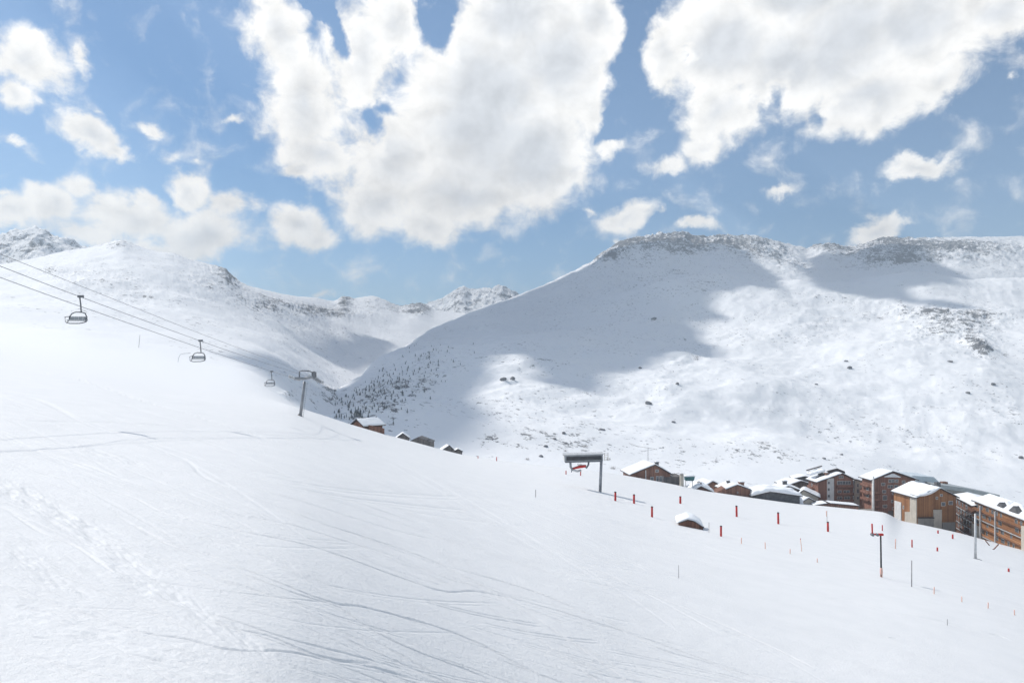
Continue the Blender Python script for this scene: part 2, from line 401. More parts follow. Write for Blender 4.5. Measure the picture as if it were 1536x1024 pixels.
def cat_rom_cols(kd, ky, D):
    """monotone cubic through per-column knots kd, ky (lists of arrays) in log distance"""
    L = np.log(D); kl = [np.log(a) for a in kd]; n = len(kl)
    h = [kl[i+1] - kl[i] for i in range(n-1)]; s = [(ky[i+1] - ky[i]) / h[i] for i in range(n-1)]
    m = [s[0]] + [np.where(s[i-1]*s[i] > 0, 2*s[i-1]*s[i] / np.where(np.abs(s[i-1]+s[i]) < 1e-9, 1e-9, s[i-1]+s[i]), 0) for i in range(1, n-1)] + [s[-1]]
    out = np.zeros_like(D) + ky[0]
    for i in range(n-1):
        t = np.clip((L - kl[i]) / h[i], 0, 1); sel = L >= kl[i]
        v = ky[i]*(2*t**3-3*t**2+1) + h[i]*m[i]*(t**3-2*t**2+t) + ky[i+1]*(-2*t**3+3*t**2) + h[i]*m[i+1]*(t**3-t**2)
        out = np.where(sel, v, out)
    return out
ry = tab(LEFT_RIDGE, xs, 45)
kd = [cd*0.8, cd] + [tab([(c, v[k][0]) for c, v in sorted(LV.items())], xs, 28) for k in range(4)] + [rd, rd*1.4]
for i in range(2, len(kd)): kd[i] = np.maximum(kd[i], kd[i-1] * 1.06)
ky = [cy + fhx/(cd*0.8) - fhx/cd, cy] + [tab([(c, v[k][1]) for c, v in sorted(LV.items())], xs, 28) for k in range(4)] + [ry, ry + 60]
YA = np.where(DA <= cd, yi + fhx/DA + (cy - crest_s(xs))*smst(.3, 1.0, DA/cd), cat_rom_cols(kd, ky, DA))
YA = YA + (ridge_y(xs) - ry) * smst(.70, 1.0, DA/rd)
XA = (XP - 768) / F * DA; ZA = (YH - YA) / F * DA
# relief on the far part
far = np.where(XP < 470, smst(1.8, 7.5, DA / cd)*smst(470,350,XP) + smst(1.3,3.5,DA/cd)*smst(350,470,XP), smst(1.3, 3.5, DA / cd))
sky_in = smst(1.0, 0.75, DA / rd)                         # calm the large forms at the skyline
leftw = smst(780, 650, XP)
ZA = ZA + far * leftw * (fbm(3, XA, DA, 420, 4, 0.5) * 11 * sky_in + fbm(9, XA, DA, 110, 5, 0.55) * 3.6 * (0.45 + 0.55*sky_in))
rockA = np.zeros_like(ZA)
def patch(A, X, Y, x, y, sx, sy, v, rot=0.0):
    c, s = math.cos(rot), math.sin(rot); dx, dy = X - x, Y - y
    u, w = c*dx + s*dy, -s*dx + c*dy
    A += v * np.exp(-0.5 * ((u/sx)**2 + (w/sy)**2))
for a in [(335,412,30,10,.75,.45),(300,425,30,10,.35,.2),(262,385,16,5,.45,.1),(180,366,22,5,.6,0),(205,445,60,22,.25,.3),(110,420,50,16,.35,0),(75,408,10,5,.5,0),
          (390,457,30,8,.4,.3),(330,445,40,12,.25,.3),(440,460,40,8,.45,.2),(500,470,34,6,.7,.1),(517,450,9,9,1.0,0),(560,455,30,10,.35,0),(618,464,24,8,.6,.1),(640,458,30,10,.6,0),
          (500,520,60,30,.15,.4),(505,600,28,9,.75,.2),(430,585,10,4,.6,0),(470,560,40,10,.2,.3),(120,372,40,3,.5,-.2),(450,490,60,20,.18,.3)]:
    patch(rockA, XP, YA, *a)
rockA += 0.05
rockA *= smst(1.5, 3.2, DA / cd)
ZA += far * leftw * np.clip(rockA, 0, 1) * fbm(21, XA, DA, 48, 5, 0.6, True) * 4.5
# near relief: gentle rolls, wind texture, tracks
near = 1 - smst(0.85, 1.1, DA / cd)
ZA += near * smst(2, 14, DA) * (fbm(31, XA, DA, 38, 3, .5) * 0.10 + fbm(35, XA + 0.8*DA, DA, 5.0, 3, .5) * 0.02 + fbm(39, XA*.6 + .5*DA, DA - .4*XA, 0.9, 4, .6) * 0.011 * smst(90, 25, DA))
# broad soft rolls that catch the light farther down the piste
ZA += near * smst(20, 70, DA) * fbm(37, XA*0.7, DA*0.35, 26, 3, .5) * 0.16 * smst(1.0, .8, DA/cd)
sub = slice(N0 - 4, N0 + N1)
Xn, Dn, Zn = XA[sub], DA[sub], ZA[sub].copy(); Yn = YA[sub]; XPn = XP[sub]
lump = fbm(41, Xn*.33, Dn, 0.34, 4, .6); lump2 = fbm(47, Xn*.4, Dn, 0.13, 2, .6)
wob = fbm(53, Xn, Dn, 1.1, 3, .5)
dz = np.zeros_like(Zn)
for pts, wpx, dep, kind in TR:
    if kind == 'line': wpx, dep = wpx*.58, min(dep, .24)*2.1
    sp = spline(pts); sy = np.maximum(sp[:, 1], crest_y(sp[:, 0]) + 2.5); sd = d_at(sp[:, 0], sy); sX = (sp[:, 0] - 768) / F * sd
    n = len(sp); _a, _b = sX[-1]-sX[0], sd[-1]-sd[0]; mean_dir = (_a/math.hypot(_a, _b), _b/math.hypot(_a, _b))
    for i in range(n - 1):
        fade = min(1, (i + .5) / 6, (n - 1.5 - i) / 6 + 0.1)
        dm = 0.5*(sd[i]+sd[i+1]); w0 = wpx*dm/F; w = max(w0, 1.5*dm*dm/float(fh(sp[i, 0]))); w0 = w0*(w0/w)**.4; R = w * 2.2
        x0, x1 = sorted((sX[i], sX[i+1])); e0, e1 = sorted((sd[i], sd[i+1]))
        # window in rows / columns
        ca = np.searchsorted(xs, min(sp[i, 0], sp[i+1, 0]) - 2.6*wpx); cb = np.searchsorted(xs, max(sp[i, 0], sp[i+1, 0]) + 2.6*wpx)
        if cb <= ca: continue
        col = Dn[:, (ca + cb) // 2 if (ca + cb)//2 < nc else nc-1]
        dmid = col; ra = max(0, np.searchsorted(dmid, e0 - R*1.6) - 6); rb = min(len(dmid), np.searchsorted(dmid, e1 + R*1.6) + 6)
        if rb <= ra: continue
        X_, D_ = Xn[ra:rb, ca:cb], Dn[ra:rb, ca:cb]
        vx, vd = sX[i+1]-sX[i], sd[i+1]-sd[i]; l2 = vx*vx + vd*vd + 1e-9
        t = np.clip(((X_-sX[i])*vx + (D_-sd[i])*vd) / l2, 0, 1)
        q = np.hypot(X_-sX[i]-t*vx, D_-sd[i]-t*vd) / w
        if kind == 'churn':
            m = np.exp(-(q/0.75)**4); ux, ud = vx/math.sqrt(l2), vd/math.sqrt(l2); gx_, gd_ = mean_dir
            u_, p_ = X_*gx_ + D_*gd_, -X_*gd_ + D_*gx_
            v = .45 * w0 * dep * m * (fbm(141, u_*.22, p_, .30, 3, .6)*.6 + fbm(147, u_*.5, p_, .55, 3, .6)*.5 - .35)
            v = v * fade
            cur = dz[ra:rb, ca:cb]; dz[ra:rb, ca:cb] = np.where(np.abs(v) > np.abs(cur), v, cur)
        else:
            q = q * (1 + 0.25*wob[ra:rb, ca:cb])
            v = .6 * w0 * dep * (-np.exp(-(q/0.42)**2) + 0.32*np.exp(-((q-0.85)/0.3)**2)) * fade
            if kind == 'band': v *= 0.6 + 0.8*lump[ra:rb, ca:cb]
            cur = dz[ra:rb, ca:cb]; dz[ra:rb, ca:cb] = np.where(v < 0, np.minimum(cur, v), np.where(cur < 0, cur, np.maximum(cur, v)))
Zn += dz
ZA[sub] = Zn
nr_near = N0 + N1 + 16
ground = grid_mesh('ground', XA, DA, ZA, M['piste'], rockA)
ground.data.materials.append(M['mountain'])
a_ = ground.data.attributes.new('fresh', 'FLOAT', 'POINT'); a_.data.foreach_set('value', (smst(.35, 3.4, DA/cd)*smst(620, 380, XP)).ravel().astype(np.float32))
mi = np.zeros((DA.shape[0]-1, nc-1), np.int32); mi[(DA/cd + 0*XP)[:-1, :-1] > np.interp(xs, [-200, 400, 470], [4.2, 3.2, 1.5])[:-1]] = 1
ground.data.polygons.foreach_set('material_index', mi.ravel()); tag(ground, kind='structure')

def gz(x, d):
    """height of the ground sheet at a photo column and distance"""
    c = int(np.clip(np.searchsorted(xs, x), 0, nc-1)); return float(np.interp(d, DA[:, c], ZA[:, c]))

# ---- the right mountain
B_RIDGE = [(380,660),(440,632),(500,601),(545,570),(590,532),(640,497),(700,470),(770,446),(820,426),(870,402),(890,391),(905,381),(920,372),(936,365),(955,361),(975,355),(992,352),(1010,354),(1025,352),(1040,358),(1060,360),(1082,356),(1110,358),(1135,356),(1150,360),(1170,364),(1190,369),(1212,374),(1232,368),(1250,370),(1268,375),(1285,374),(1305,367),(1330,359),(1350,360),(1380,358),(1420,358),(1450,356),(1536,355),(1800,352),(2400,360),(2900,370)]
B_D = [(380,640),(440,760),(500,930),(590,1350),(700,1900),(870,2350),(1000,2450),(1250,2600),(1536,2600),(2900,2400)]
xb = np.concatenate([np.arange(380, 1700, 1.5), np.linspace(1710, 2700, 60)])
bdr = tab(B_D, xb, 30); byr = tab(B_RIDGE, xb, 70); bres = tab(B_RIDGE, xb, 4) - byr; bd0 = np.minimum(400.0, bdr * 0.6); by0 = crest_s(xb) + 34
by0 = np.maximum(by0, byr + 25)
NB = 620; TT = np.linspace(0, 1.14, NB)[:, None]
# rows equally spaced in picture height: distance from a power law
DB = bd0 * (bdr / bd0) ** (TT ** 0.92)
tau = (DB - bd0) / (bdr - bd0); z0 = (YH - by0) / F * bd0; zr = (YH - byr) / F * bdr
pw = tab([(380,1.0),(600,1.1),(800,1.35),(1000,1.42),(1200,1.3),(1536,1.25),(2900,1.25)], xb, 60)
ZB = z0 + (zr - z0) * np.minimum(tau, 1) ** pw - np.maximum(tau - 1, 0) * 900
ZB = ZB - DB/F * bres * smst(.55, 1.0, tau)
XPB = np.broadcast_to(xb, DB.shape); XB = (XPB - 768) / F * DB
edge = smst(0.0, 0.16, tau) * smst(1.0, 0.82, tau)
# the rounded shoulder half way up on the right, with a hanging bowl above it
sh_d = 1500 + 120*np.sin(XB/260.0) + 0.08*XB
shoulder = smst(150, 420, XB)
ZB += shoulder * (42*np.exp(-((DB - sh_d)/190)**2) - 26*np.exp(-((DB - sh_d - 330)/200)**2)) 
ZB += edge * (fbm(61, XB, DB, 620, 3, .5) * 26 + fbm(67, XB, DB, 190, 4, .5) * 7.5)
ZB += smst(0.03, 0.2, tau) * fbm(71, XB, DB, 70, 5, .55) * 1.7
# gullies running down the slope
gl = fbm(75, XB*.85 - DB*0.55, (XB*.5 + DB*.85)*0.25, 130, 4, .55, True); ZB += edge * (gl - 0.3) * 1.7
YB0 = YH - F * ZB / DB
rockB = np.zeros_like(ZB) + 0.06
for a in [(990,362,50,12,.85,0),(925,378,26,9,.75,-.5),(1040,366,40,12,.55,0),(1120,366,40,13,.75,.1),(1150,388,36,14,.4,.3),(1200,400,26,9,.3,.4),(1240,372,26,6,.7,0),(1330,368,46,10,.75,0),(1300,385,50,10,.6,.1),(1430,366,80,7,.45,0),(1370,392,70,7,.6,-.1),(1420,372,60,7,.35,0),(1480,378,70,8,.35,0),
          (1500,400,50,12,.32,0),(960,400,70,25,.2,0),(1030,420,60,20,.2,.2),(1250,445,40,5,.45,.1),(1355,466,9,6,.55,0),(1420,470,60,8,.25,.1),(1395,498,26,12,.5,0),(1455,505,26,14,.6,.2),(1470,520,20,10,.55,.5),(1400,470,14,8,.3,0),(1225,488,36,8,.38,-.1),(1195,455,36,5,.25,0),(1330,455,30,4,.3,0),(1480,480,30,10,.3,0),
          (1110,500,30,8,.25,.2),(1010,560,14,60,.15,.5),(890,672,40,10,.42,.1),(850,655,30,14,.2,0),(1150,672,38,6,.45,.25),(1110,680,40,8,.3,.2),(1080,690,30,8,.25,0),(1230,690,30,6,.3,.2),(1330,705,50,6,.3,.1),(1040,668,20,5,.2,0),(1500,620,40,20,.18,0),(1440,660,80,14,.18,.1),(870,500,120,60,.1,0),
          (800,620,90,30,.12,0),(700,640,60,20,.2,0),(600,600,50,26,.40,-.5),(545,606,34,18,.45,-.4),(640,560,40,22,.2,-.6),(760,575,16,5,.4,.1),(820,545,30,8,.2,.2),(1455,475,70,10,.3,0),(1340,475,60,10,.12,0),(930,450,70,30,.1,0)]:
    patch(rockB, XPB, YB0, *a)
rockB = np.clip(rockB, 0, 1)
ZB += rockB * smst(0.05, .2, tau) * fbm(81, XB, DB, 60, 5, .62, True) * (5.0 + 4.0*smst(.7,.95,tau)) + rockB*fbm(87, XB, DB, 14, 3, .6)*1.2*smst(.05,.2,tau)
YB = YH - F * ZB / DB
mountain = grid_mesh('mountain', XB, DB, ZB, M['mountain'], rockB); tag(mountain, kind='structure')
BC = {}
def hitB(x, y):
    """first point of the right mountain seen at a photo point"""
    c = int(np.clip(np.searchsorted(xb, x), 0, len(xb)-1)); col = np.minimum.accumulate(YB[:, c]); k = int(np.argmax(col <= y))
    if col[k] > y: k = int(np.argmin(YB[:, c]))
    return Vector((XB[k, c], DB[k, c], ZB[k, c]))
def hitA(x, y):
    c = int(np.clip(np.searchsorted(xs, x), 0, nc-1)); Yc = YH - F*ZA[:, c]/DA[:, c]; col = np.minimum.accumulate(Yc); k = int(np.argmax(col <= y))
    if col[k] > y: k = int(np.argmin(Yc))
    return Vector((XA[k, c], DA[k, c], ZA[k, c]))

# ---- far peaks
def peak(ridge, x0, x1, dr, drop, seed, rk, st=.7):
    xp = np.arange(x0, x1, 1.3); yr = tab(ridge, xp, 3)
    t = np.linspace(0, 1.25, 130)[:, None]; D = dr * (st + (1-st)*t) + 0*xp
    Zr = (YH - yr)/F*dr; Z = Zr - drop*np.maximum(1-t, 0)**0.9 - np.maximum(t-1, 0)*drop*2
    Xp = np.broadcast_to(xp, D.shape); X = (Xp-768)/F*D
    Z = Z + fbm(seed, X, D, 300, 5, .55, True)*12*smst(1.0, .8, t)*smst(0,.1,t) + fbm(seed+9, X, D, 80, 5, .6, True)*9
    return grid_mesh('mountain', X, D, Z, M['mountain'], rk + 0*Z)
pk = peak([(-300,392),(-120,372),(0,356),(25,350),(55,343),(62,346),(80,353),(100,362),(130,373),(170,392),(260,420)], -300, 260, 2100, 330, 101, 0.52, .7); tag(pk, kind='structure')
pk = peak([(560,500),(600,478),(640,458),(670,446),(685,436),(695,431),(706,437),(718,436),(735,432),(752,431),(768,438),(790,452),(840,480)], 560, 840, 3500, 220, 131, 0.58, .8); tag(pk, kind='structure')

# ------------------------------------------------------------------ trees, rocks and brush on the far slopes
def make_conifer(name, seed):
    r = random.Random(seed); o = empty(name, (0, 0, 0))
    t = MB().tube([(0,0,-1.5),(0,0,1.2),(0,0,6.2)], 0.22, 6, 0.05).build('trunk', M['bark'], o)
    m = MB()
    for k in range(90):
        h = r.uniform(0.10, 1.0) ** 0.9; a = r.uniform(0, 6.283); L = (1 - h) * 1.75 * r.uniform(.55, 1.15) + .18
        z = 0.8 + h * 5.6; p = Vector((math.cos(a)*L, math.sin(a)*L, z - 0.35*L)); q = Vector((0, 0, z + .12)); s = Vector((-math.sin(a), math.cos(a), 0)) * (0.20 + .22*L)
        mid = (p*0.6 + q*0.4)
        vs = [m.bm.verts.new(v) for v in (q, mid + s + Vector((0,0,-.12)), p, mid - s + Vector((0,0,-.12)))]
        up = m.bm.verts.new(mid + Vector((0, 0, .22)))
        for i in range(4): m.bm.faces.new((vs[i], vs[(i+1) % 4], up))
    m.build('crown', M['conifer'], o)
    return o
trees = [make_conifer('conifer_tree', s) for s in (1, 2, 3)]
TL = 'small dark conifer standing alone on the shaded snowy valley side'
pl = []
rt = random.Random(23)
while len(pl) < 285:
    x = rt.uniform(498, 720); y = rt.uniform(515, 645)
    # the wood follows the flank: densest low on the left
    bx = float(np.interp(y, [497,532,570,601,632], [640,590,545,500,470])) + 8
    if x < bx or y > float(crest_y(x)) + 2: continue
    w = math.exp(-((x - (bx + 36)) / 50)**2) * float(np.interp(y, [515,550,600,640], [.25,.7,1,1])) * (.35 + .65*(math.sin(x*.11+y*.05)*math.sin(y*.17-x*.03) > -.1))
    if rt.random() > w: continue
    pl.append((x, y))
for i, (x, y) in enumerate(pl):
    h = hitB(x, y)
    if h.y > 1500: continue
    o = trees[i] if i < 3 else copy_tree(trees[i % 3])
    if i >= 3: pass
    o.location = h; o.rotation_euler = (0, 0, rt.uniform(0, 6.28)); s = rt.uniform(.28, .72) * (h.y / 850) ** 0.3
    o.scale = (s*1.05, s*1.05, s); tag(o, TL, 'tree', 'conifers on the shaded valley side')

def make_boulder(seed):
    m = MB(); m.ball((0,0,0.2), 1.0, seed, 0.55, 2, (1.2, 1.0, .75)); return m
BD = [(830,685,2.6,'grey boulder above the lift station, second from the top of its row'),(844,650,3.2,'topmost grey boulder of the row climbing from the lift station'),(831,659,3.0,'large grey boulder in the row above the lift station roof'),
      (818,670,2.6,'round grey boulder left of the lift station, third in its row'),(811,685,2.4,'lowest grey boulder in the row left of the lift station'),
      (901,645,2.2,'left boulder of the pair above the lift station column'),(906,646,2.2,'right boulder of the pair above the lift station column'),
      (960,553,4.0,'dark boulder at the edge of the cloud shadow on the far slope'),(1274,553,5.0,'lower dark boulder of the pair alone on the white slope'),(1269,543,4.0,'upper dark boulder of the pair alone on the white slope'),
      (1224,577,3.2,'dark boulder midway up the blank far slope'),(1015,577,4.0,'dark boulder on the lit slope beside the gully'),(974,606,4.4,'pale dark boulder low beside the gully'),(1262,682,2.4,'small dark boulder on the slope above the twin apartment blocks'),
      (1234,688,2.6,'dark boulder on the slope above the stepped roof apartment block'),(1490,578,5.0,'boulder high on the far slope near the right edge'),(1450,590,4.0,'boulder on the far slope above the wooden block'),
      (755,571,5.0,'boulder group lump on the sunlit snow tongue'),(768,569,5.0,'right lump of the rocks on the sunlit snow tongue'),(980,480,5.5,'boulder high in the cloud shadow'),(1010,634,3.0,'boulder on the slope above the big chalet'),(1425,543,5.0,'boulder under the rocky patch on the right slope'),
      (1532,688,3.2,'boulder at the right edge above the snowy dormers')]
for i, (x, y, s, lab) in enumerate(BD[1:], 1):
    h = hitB(x, y); o = make_boulder(200 + i).build('boulder', M['rockgrey'], None, True); o.location = h
    k = s * 0.55 * max(1, h.y / 900); o.scale = (k, k, k); o.rotation_euler = (0, 0, i * 1.3); tag(o, lab, 'boulder', 'boulders on the far slope')

# ------------------------------------------------------------------ houses
def puffy(fn, nx, ny, thick, seed, ed=0.13):
    """closed snow pad over a surface fn(s,t) -> Vector, s,t in 0..1"""
    bm = bmesh.new(); top = {}; bot = {}; r = Noise2(seed)
    for i in range(nx+1):
        for j in range(ny+1):
            s, t = i/nx, j/ny; p = fn(s, t); e = min(s, 1-s, t, 1-t)
            k = min(1, e/ed); k = math.sqrt(max(0, 1-(1-k)**2))
            n = float(r(np.array([s*5.1+seed]), np.array([t*4.3]))[0]) + .5*float(r(np.array([s*13.1+seed]), np.array([t*11.3]))[0])
            rim = e == 0
            bot[i, j] = bm.verts.new(p + Vector((0, 0, .03)))
            top[i, j] = bot[i, j] if rim else bm.verts.new(p + Vector((0, 0, .04 + thick*k*(1 + .38*n))))
    for i in range(nx):
        for j in range(ny):
            for d, rev in ((top, False), (bot, True)):
                q = [d[i,j], d[i+1,j], d[i+1,j+1], d[i,j+1]]
                if rev: q = q[::-1]
                try: bm.faces.new(q)
                except ValueError: pass
    return bm

def face_box(w, l, face, u0, u1, z0, z1, out, inn=0.05):
    """box lying on a face; u runs along the face: front from left to right, sides from front to back"""
    if face == 'front': return (-w/2+u0, -w/2+u1, -out, inn, z0, z1)
    if face == 'left': return (-w/2-out, -w/2+inn, u0, u1, z0, z1)
    return (w/2-inn, w/2+out, u0, u1, z0, z1)

def house(name, label, cat, x, yap, d, w, l, h, rh, yaw, wall, snow=0.8, group=None, over=0.7, apex=0.5, sink=7.0, roofmat=None,
          windows=(), panels=(), balconies=(), chimneys=(), extra=None, snow_cover=(0,1,0,1), lefth=None, bare=False):
    """gabled house; (x,yap) is where the photo shows the front apex at distance d; apex = its position across the front"""
    loc = P(x, yap, d); base = loc.z - (h + rh)
    dx = (apex - .5) * w
    o = empty(name, (loc.x - dx*math.cos(yaw), loc.y - dx*math.sin(yaw), base), yaw)
    tag(o, label, cat, group)
    hl = h if lefth is None else lefth
    ax = -w/2 + apex*w; pts = [(-w/2, -sink), (w/2, -sink), (w/2, h), (ax, h+rh), (-w/2, hl)]
    MB().prism(pts, 0, l).build('wall', wall, o)
    sl, sr = (h+rh-hl)/(ax+w/2), rh/(w/2-ax); t = .28
    rm = roofmat or M['roofedge']
    rp = [(-w/2-over, hl-sl*over+.06), (ax, h+rh+.06), (w/2+over, h-sr*over+.06), (w/2+over, h-sr*over+.06+t), (ax, h+rh+.06+t), (-w/2-over, hl-sl*over+.06+t)]
    roof = MB().prism(rp, -over, l+over).build('roof', rm, o)
    if snow > 0:
        s0, s1, t0, t1 = snow_cover
        def fn(s, t_):
            s = s0 + (s1-s0)*s; t_ = t0 + (t1-t0)*t_
            xx = -w/2-over*1.05 + (w+2.1*over)*s; zz = (h+rh-(ax-xx)*sl) if xx < ax else (h+rh-(xx-ax)*sr)
            zz -= 0.25*max(0, 1-abs(xx-ax)/(0.08*w)) if True else 0
            return Vector((xx, -over*1.02 + (l+2.04*over)*t_, zz+.06+t))
        bm = puffy(fn, 30, 18, snow*(.36 if snow < 1.2 else .62), int(abs(x)*3) % 97, .09)
        q = MB(); q.bm.free(); q.bm = bm; q.build('roof_snow', M['snow'], roof, True)
    for (face, u0, u1, z0, z1) in windows:
        wo = MB().box(*face_box(w, l, face, u0, u1, z0, z1, .06)).build('window', M['frame'], o)
        fr = min(.14, (u1-u0)*.15)
        m = MB(); n = max(1, int(round((u1-u0)/1.3)))
        for k in range(n):
            a = u0+fr+(u1-u0-fr)*k/n; b = u0+(u1-u0-fr)*(k+1)/n
            m.box(*face_box(w, l, face, a, b, z0+fr, z1-fr, .09))
        m.build('pane', M['glass'], wo)
    for (face, u0, u1, z0, z1, mat) in panels:
        MB().box(*face_box(w, l, face, u0, u1, z0, z1, .18)).build('panel', M[mat], o)
    for (face, u0, u1, z, dep) in balconies:
        m = MB(); m.box(*face_box(w, l, face, u0, u1, z, z+.22, dep))
        b = m.build('balcony', M['dark_shaded_wood'], o)
        r_ = MB(); fb = face_box(w, l, face, u0, u1, z+.22, z+1.15, dep)
        if face == 'front':
            r_.box(fb[0], fb[1], fb[2], fb[2]+.1, z+.35, z+1.2)
            for k in range(int((u1-u0)/2)+1):
                xx = fb[0] + (fb[1]-fb[0]-.12)*k/max(1, int((u1-u0)/2)); r_.box(xx, xx+.12, fb[2]+.1, fb[2]+.2, z+.2, z+1.25)
        elif face == 'left':
            r_.box(fb[0], fb[0]+.1, fb[2], fb[3], z+.35, z+1.2)
            for k in range(int((u1-u0)/2)+1):
                yy = fb[2] + (fb[3]-fb[2]-.12)*k/max(1, int((u1-u0)/2)); r_.box(fb[0]+.1, fb[0]+.2, yy, yy+.12, z+.2, z+1.25)
        r_.build('railing', M['redwood'], b)
        sn = MB()
        sb = list(fb); sn.box(sb[0]+.05, sb[1]-.02, sb[2]+.05, sb[3]-.02, z+1.2, z+1.34) if False else None
        sn.bm.free()
    for (cx, cy, cw, chh, mat) in chimneys:
        zz = (h+rh-(ax-cx)*sl) if cx < ax else (h+rh-(cx-ax)*sr)
        m = MB().box(cx-cw/2, cx+cw/2, cy-cw/2, cy+cw/2, zz-.6, zz+chh)
        m.box(cx-cw*.62, cx+cw*.62, cy-cw*.62, cy+cw*.62, zz+chh+.003, zz+chh+.22)
        c = m.build('chimney', M[mat], roof)
        bm = puffy(lambda s, t_: Vector((cx+(s-.5)*cw*1.2, cy+(t_-.5)*cw*1.2, zz+chh+.22)), 6, 6, .32, 5, .3)
        q = MB(); q.bm.free(); q.bm = bm; q.build('snow_cap', M['snow'], c, True)
    if extra: extra(o, roof, w, l, h, rh, ax)
    return o

def pipe(o, face, w, l, u, z0, z1, r=.14, mat='pale_steel'):
    b = face_box(w, l, face, u-r, u+r, z0, z1, .32, -.06); return MB().box(*b).build('downpipe', M[mat], o)

# --- chalet by the pylon
house('chalet', 'red-brown chalet with thick snow roof sunk behind the slope right of the pylon', 'chalet', 537, 629.5, 215, 5.6, 7.6, 2.2, 1.7, math.radians(-38), M['brownwood'], 0.75, over=.8,
      windows=[('front',1.2,2.0,.6,1.5)], extra=lambda o, r, w, l, h, rh, ax: MB().prism([(1.2, 2.35),(7.4, .9),(7.4,-2),(1.2,-2)], w/2+.02, w/2+1.2, 'x').build('annex', M['brownwood'], o))
# --- the half hidden roofs
house('hut', 'snow covered hut roof with a dark gable edge peeping over the slope', 'hut', 604, 650.5, 275, 5.2, 6, 1.0, 1.9, math.radians(8), M['greywood'], 0.5, over=.5)
def jag(o, r, w, l, h, rh, ax):
    m = MB().prism([(0.2,h+.3),(1.6,h+1.35),(2.2,h+.95),(3.0,h+1.15),(3.4,h+.2)], .4, 3.0); m.build('stone_gable', M['slate'], o)
house('barn', 'dark grey barn with a bare stepped roof rising from the snow', 'barn', 627, 656.5, 262, 8.6, 6, 1.6, 1.7, math.radians(-6), M['greywood'], 0, apex=.42, over=.3, roofmat=M['slate'], extra=jag)
house('hut', 'low grey hut with a slanting snowy roof at the lower end of the roof row', 'hut', 674, 668.5, 272, 4.6, 5, 0.9, 1.7, math.radians(14), M['greywood'], 0.35, over=.45, apex=.6, snow_cover=(0,.62,0,1), roofmat=M['slate'])
house('hut', 'buried hut showing only a thin dark eave right of the low grey hut', 'hut', 687, 674, 282, 3.4, 5, .5, .9, math.radians(4), M['greywood'], 0.3, over=.4)

# --- big chalet
def big_extra(o, roof, w, l, h, rh, ax):
    pipe(o, 'front', w, l, 5.7, -2, h+1.6, .16, 'white')
    MB().box(*face_box(w, l, 'front', 13.2, 16.6, -2, 3.0, .12)).build('panel', M['greywood'], o)
    for k, cx in enumerate((2.8, 4.6)):
        d = MB().prism([(cx-.6, h+rh-1.6-k*.9), (cx+.9, h+rh-2.1-k*.9), (cx+.9, h+rh-.5-k*.9), (cx-.6, h+rh-.5-k*.9)], 2.0, 3.6).build('dormer', M['slate'], roof)
    MB().box(w/2-.2, w/2+5.6, .8, l-2, -6, h-1.3).build('lean_to', M['greywood'], o)
house('chalet', 'large brown gabled chalet with a row of tall windows and a white downpipe', 'chalet', 982, 697, 268, 15.6, 12, 4.2, 3.6, math.radians(6), M['brownwood'], 0.95, over=1.0, apex=.60,
      windows=[('front',7.6,9.0,1.2,3.2),('front',9.9,11.0,1.2,3.4),('front',11.3,12.4,1.2,3.4),('front',12.6,13.0,1.2,3.4),('front',9.6,11.0,4.9,6.0)],
      chimneys=[(2.9,1.6,1.3,1.5,'slate'),], extra=big_extra)
o = tag(empty('stone_chimney', P(1022.5, 722, 262)), 'free standing beige stone chimney between the big chalet and the teal cover', 'chimney')
MB().box(-.65,.65,-.65,.65,-5,2.6).build('shaft', M['beige'], o, bevel=.1); MB().box(-.55,.55,-.55,.55,2.603,2.95).build('cap', M['grey'], o)
tp = P(1034, 717, 264)
m = MB(); m.prism([(-1.8,.7),(1.9,.85),(1.6,-.5),(1.2,-.85),(-1.6,-.8)], -1.2, 1.2)
o = empty('awning', tp); m.build('cover', M['teal'], o, bevel=.15)
for sx in (-1.4, 1.2): MB().box(sx-.08, sx+.08, -.08, .08, -6, -.8).build('post', M['dark_steel'], o)
bm = puffy(lambda s, t: Vector((-2.0+4.1*s, -1.3+2.6*t, .72+.15*s)), 10, 8, .45, 3); q = MB(); q.bm.free(); q.bm = bm; q.build('snow_cap', M['snow'], o, True)
tag(o, 'dark teal awning with a snow cap beside the stone chimney', 'awning')

# --- small chalets by the piste edge
def chal5(o, roof, w, l, h, rh, ax):
    MB().prism([(-1.3,h+rh-.2),(.1,h+rh+1.5),(.5,h+rh+.2)], 1.0, 1.5).build('dormer', M['greywood'], roof)
    MB().prism([(w/2+.6,h-1.2),(w/2+5.2,h+1.4),(w/2+6.4,h-.2),(w/2+7.5,h-1.9),(w/2+7.5,-5),(w/2+.6,-5)], 1.5, 7).build('annex', M['brownwood'], o)
house('chalet', 'half buried brown chalet whose snow roof slumps to the ground right of the teal awning', 'chalet', 1051, 729.5, 262, 7.6, 8, .5, 2.0, math.radians(-4), M['brownwood'], 1.5, over=.9, apex=.45, extra=chal5, chimneys=[(-.6,3,.8,1.3,'beige')])
house('cottage', 'long snowy roofed cottage tucked behind the half buried brown chalet', 'cottage', 1068, 722, 292, 9, 7, 2.0, 2.2, math.radians(18), M['brownwood'], 1.1, over=.8)
house('chalet', 'compact chalet with a plain brown gable and two chimneys', 'chalet', 1106, 727.5, 264, 10.2, 9, 2.2, 1.9, math.radians(4), M['brownwood'], .95, over=.5, apex=.5, windows=[('front',5.0,5.5,1.0,1.6)],
      chimneys=[(-1.5,5.5,1.0,1.3,'slate'),(3.4,4.5,1.7,1.6,'brownwood')])
def longhut(o, roof, w, l, h, rh, ax): pass
